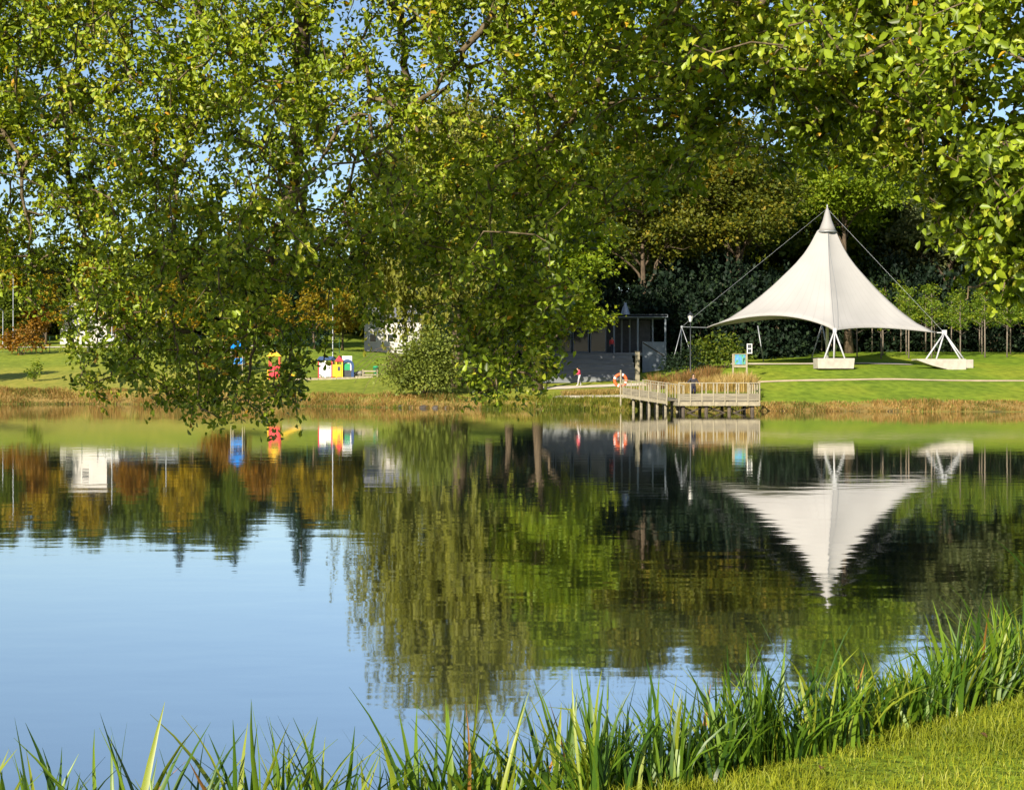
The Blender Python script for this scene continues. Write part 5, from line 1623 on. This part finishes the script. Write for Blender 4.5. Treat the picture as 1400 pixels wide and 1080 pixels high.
        out.append(P_[-1]); ro.append(rad[-1])
        out = np.array(out)
        out[1:-1] += rng.normal(size=(len(out) - 2, 3)) * .022
        return out, ro
    for pts, rad in limbs:
        q, ro = smooth(pts, rad)
        MB().tube([tuple(p - bnp) for p in q], ro, 7).build("limb", "bark" if rad[0] > .11 else "twig_bark", T, True)
        for i, p in enumerate(q):
            if i > len(q) * .25:
                nodes.append(p); nrad.append(ro[i])
    # sprig targets: where the leafage hangs
    LX = [-200, 0, 60, 95, 130, 200, 245, 330, 405, 425, 455, 520, 600, 640, 680, 715, 760, 785, 850, 900, 1000, 1080, 1150, 1250, 1300, 1350, 1400, 1600]
    LY = [440, 425, 430, 500, 560, 560, 600, 585, 590, 530, 485, 465, 450, 540, 565, 535, 515, 390, 320, 285, 255, 240, 235, 285, 380, 425, 440, 460]
    DX = [-200, 0, 300, 500, 700, 900, 1100, 1400, 1600]
    DD = [10.8, 10.8, 10.4, 10.3, 9.9, 9.1, 8.6, 7.9, 7.4]
    tg = []; dens = []
    want = 6900
    while len(tg) < want:
        px = rng.uniform(-220, 1620); py = rng.uniform(-620, 610)
        low = np.interp(px, LX, LY)
        if py > low - 8: continue
        D = np.interp(px, DX, DD)
        # thin upwards out of view; gaps inside
        f = 1.0
        if py < -30: f = .45
        g1 = vnoise(np.array([px]), np.array([py]), 1 / 260., 12)[0] + .6 * vnoise(np.array([px]), np.array([py]), 1 / 110., 13)[0]
        f *= .30 + .70 * (1 / (1 + math.exp(-(g1 + .35) * 4)))
        # sky gaps and thinner lower hem
        for cx, cy, rx, ry, k in ((450, 225, 55, 75, .85), (310, 235, 70, 60, .6), (640, 125, 45, 50, .8), (1035, 175, 45, 35, .6), (560, 150, 60, 60, .5), (590, 420, 60, 50, .55), (500, 500, 60, 40, .8), (960, 240, 50, 30, .4)):
            f *= 1 - k * math.exp(-((px - cx) / rx) ** 2 - ((py - cy) / ry) ** 2)
        if py > low - 110 and not 630 < px < 765: f *= .30 + .45 * (low - py) / 110
        if 420 < px < 630 and py > 330: f *= .85
        if rng.random() > f: continue
        spread = 1.0 if py < low - 140 else .5
        d = D + rng.normal() * .75 * spread + (rng.uniform(-1.0, .6) if py < -30 else 0)
        d = max(6.6, min(d, 12.2))
        tg.append(np.array(tuple(P(px, py, d))))
    # boughs overhead, above the picture, some of them added to shade the lower crown
    for _ in range(110):
        tg.append(np.array([rng.uniform(-.5, 4.5), rng.uniform(5.8, 9.0), rng.uniform(6.2, 8.8)]))
    for _ in range(850):  # dense unseen foliage added to shade the lower centre of the crown
        q = np.array([rng.uniform(-4.2, .7), rng.uniform(5.5, 7.3), rng.uniform(4.15, 5.05)])
        tg.append(q)
    for _ in range(330):  # more unseen foliage, added to darken the hanging sprays at lower left
        tg.append(np.array([rng.uniform(-5.6, -3.6), rng.uniform(5.6, 7.2), rng.uniform(3.5, 4.5)]))
    for _ in range(420):
        tg.append(np.array([rng.normal(3.6, 1.8), rng.normal(8.0, 1.4), rng.uniform(6.5, 11.8)]))
    for _ in range(160):
        tg.append(np.array([rng.normal(6.6, .8), rng.normal(6.2, 1.5), rng.uniform(5.0, 7.5)]))
    tg = np.array(tg)
    nd = np.array(nodes); nlimb = len(nd)
    dmin = np.array([np.min(np.linalg.norm(nd - t, axis=1)) for t in tg])
    order = np.argsort(dmin)
    cap = 120000
    NA = np.zeros((cap, 3)); NA[:nlimb] = nd; cnt = nlimb
    par = np.full(cap, -1); load = np.zeros(cap)
    chains = []; tips = []
    for oi in order:
        t = tg[oi]
        dd = np.linalg.norm(NA[:cnt] - t, axis=1)
        j = int(np.argmin(dd)); L = dd[j]
        n = max(2, int(L / .16) + 1)
        a = NA[j]
        u = np.linspace(0, 1, n + 1)[1:, None]
        path = a + (t - a) * u
        arc = np.sin(u[:, 0] * math.pi)
        path[:, 2] += arc * L * rng.uniform(-.08, .22)
        path[:-1] += rng.normal(size=(n - 1, 3)) * .028 * (1 + L * .4)
        ids = []
        pj = j
        for q in path:
            NA[cnt] = q; par[cnt] = pj; pj = cnt; ids.append(cnt); cnt += 1
        chains.append((j, ids)); tips.append((ids[-1], path[-1] - (path[-2] if n > 1 else a)))
    for ti, _ in tips: load[ti] += 1
    for i in range(cnt - 1, nlimb - 1, -1):
        if par[i] >= 0: load[par[i]] += load[i]
    tw = MB()
    for j, ids in chains:
        pts = [NA[j]] + [NA[i] for i in ids]
        rs = [.0026 + .0021 * math.sqrt(load[i]) for i in ids]
        rs = [rs[0] * 1.1] + rs
        rs[-1] = .0018
        tw.tube([tuple(p - bnp) for p in pts], rs, 4 if len(ids) < 4 else 5, cap=False)
    tag(tw.build("twigs", "twig_bark", T, True), kind="stuff")
    # leaves: rosettes at sprig tips, and along the last twig
    pos = []; ax = []; nr = []; ln = []; va = []
    for (ti, d), oi in zip(tips, order):
        c = NA[ti]; d = d / (np.linalg.norm(d) + 1e-9)
        wpx = 700 + c[0] / c[1] * F
        small = float(np.interp(wpx, [700, 1350], [1, .35]))
        hid = HOR - (c[2] - CAM_Z) / c[1] * F < -60
        m = int(rng.integers(18, 32) * (1 + .6 * small)) if not hid else int(rng.integers(9, 14))
        s = rng.random(m) ** 1.5 * .24
        p0 = NA[par[ti]] if par[ti] >= 0 else c
        b = c - d * s[:, None] + rng.normal(size=(m, 3)) * .042
        a = unit(rng.normal(size=(m, 3)) + d * .75 + np.array([0, 0, -.28]))
        n = unit(np.array([SUN_DIR[0] * .55, SUN_DIR[1] * .55, .55]) + rng.normal(size=(m, 3)) * .60)
        pos.append(b); ax.append(a); nr.append(n)
        ln.append(rng.uniform(.042, .088, m) * (1 - .30 * small) if not hid else rng.uniform(.07, .10, m))
        tone = rng.normal(0, .13)
        v = np.clip(.60 + tone + rng.normal(0, .17, m), .02, .92)
        v[rng.random(m) < .014] = rng.uniform(.965, .985)
        va.append(v)
    pos = np.concatenate(pos) - bnp; ax = np.concatenate(ax); nr = np.concatenate(nr); ln = np.concatenate(ln); va = np.concatenate(va)
    wd = ln * rng.uniform(.50, .66, len(ln))
    # the 300 leaves that show largest are parts of their own
    wp = pos + bnp
    px = 700 + wp[:, 0] / wp[:, 1] * F; py = HOR - (wp[:, 2] - CAM_Z) / wp[:, 1] * F
    vis = (px > 5) & (px < 1395) & (py > 5) & (py < 700)
    score = np.where(vis, ln / wp[:, 1], 0)
    big = np.argsort(-score)[:300]
    rest = np.ones(len(ln), bool); rest[big] = False
    cr = link("crown", leaf_mesh("crown", "near_leaf", pos[rest], ax[rest], nr[rest], ln[rest], wd[rest], va[rest]), T)
    tag(cr, kind="stuff")
    protos = [leaf_mesh("leaf", "near_leaf", np.zeros((1, 3)), np.array([[0., 1, 0]]), np.array([[0, 0, 1.]]), np.array([1.0]), np.array([w_]), np.array([v_])) for w_ in (.52, .60) for v_ in (.3, .45, .6, .75)]
    for i in big:
        a = Vector(ax[i]).normalized(); n = Vector(nr[i]); s = a.cross(n).normalized(); n = s.cross(a)
        M = Matrix((s, a, n)).transposed()
        pi = (4 if wd[i] / ln[i] > .57 else 0) + int(np.clip((va[i] - .22) / .15, 0, 3))
        link("leaf", protos[pi], T, tuple(pos[i]), M.to_euler(), (ln[i],) * 3)
    return len(ln)
print("near leaves", near_tree())
def _tris():
    n = 0
    for m in bpy.data.meshes:
        lt = np.zeros(len(m.polygons), np.int32); m.polygons.foreach_get("loop_total", lt); n += int((lt - 2).sum())
    return n
print("tris", _tris(), "old", sum(len(m.polygons) * 2 for m in bpy.data.meshes), "objects", len(bpy.data.objects))
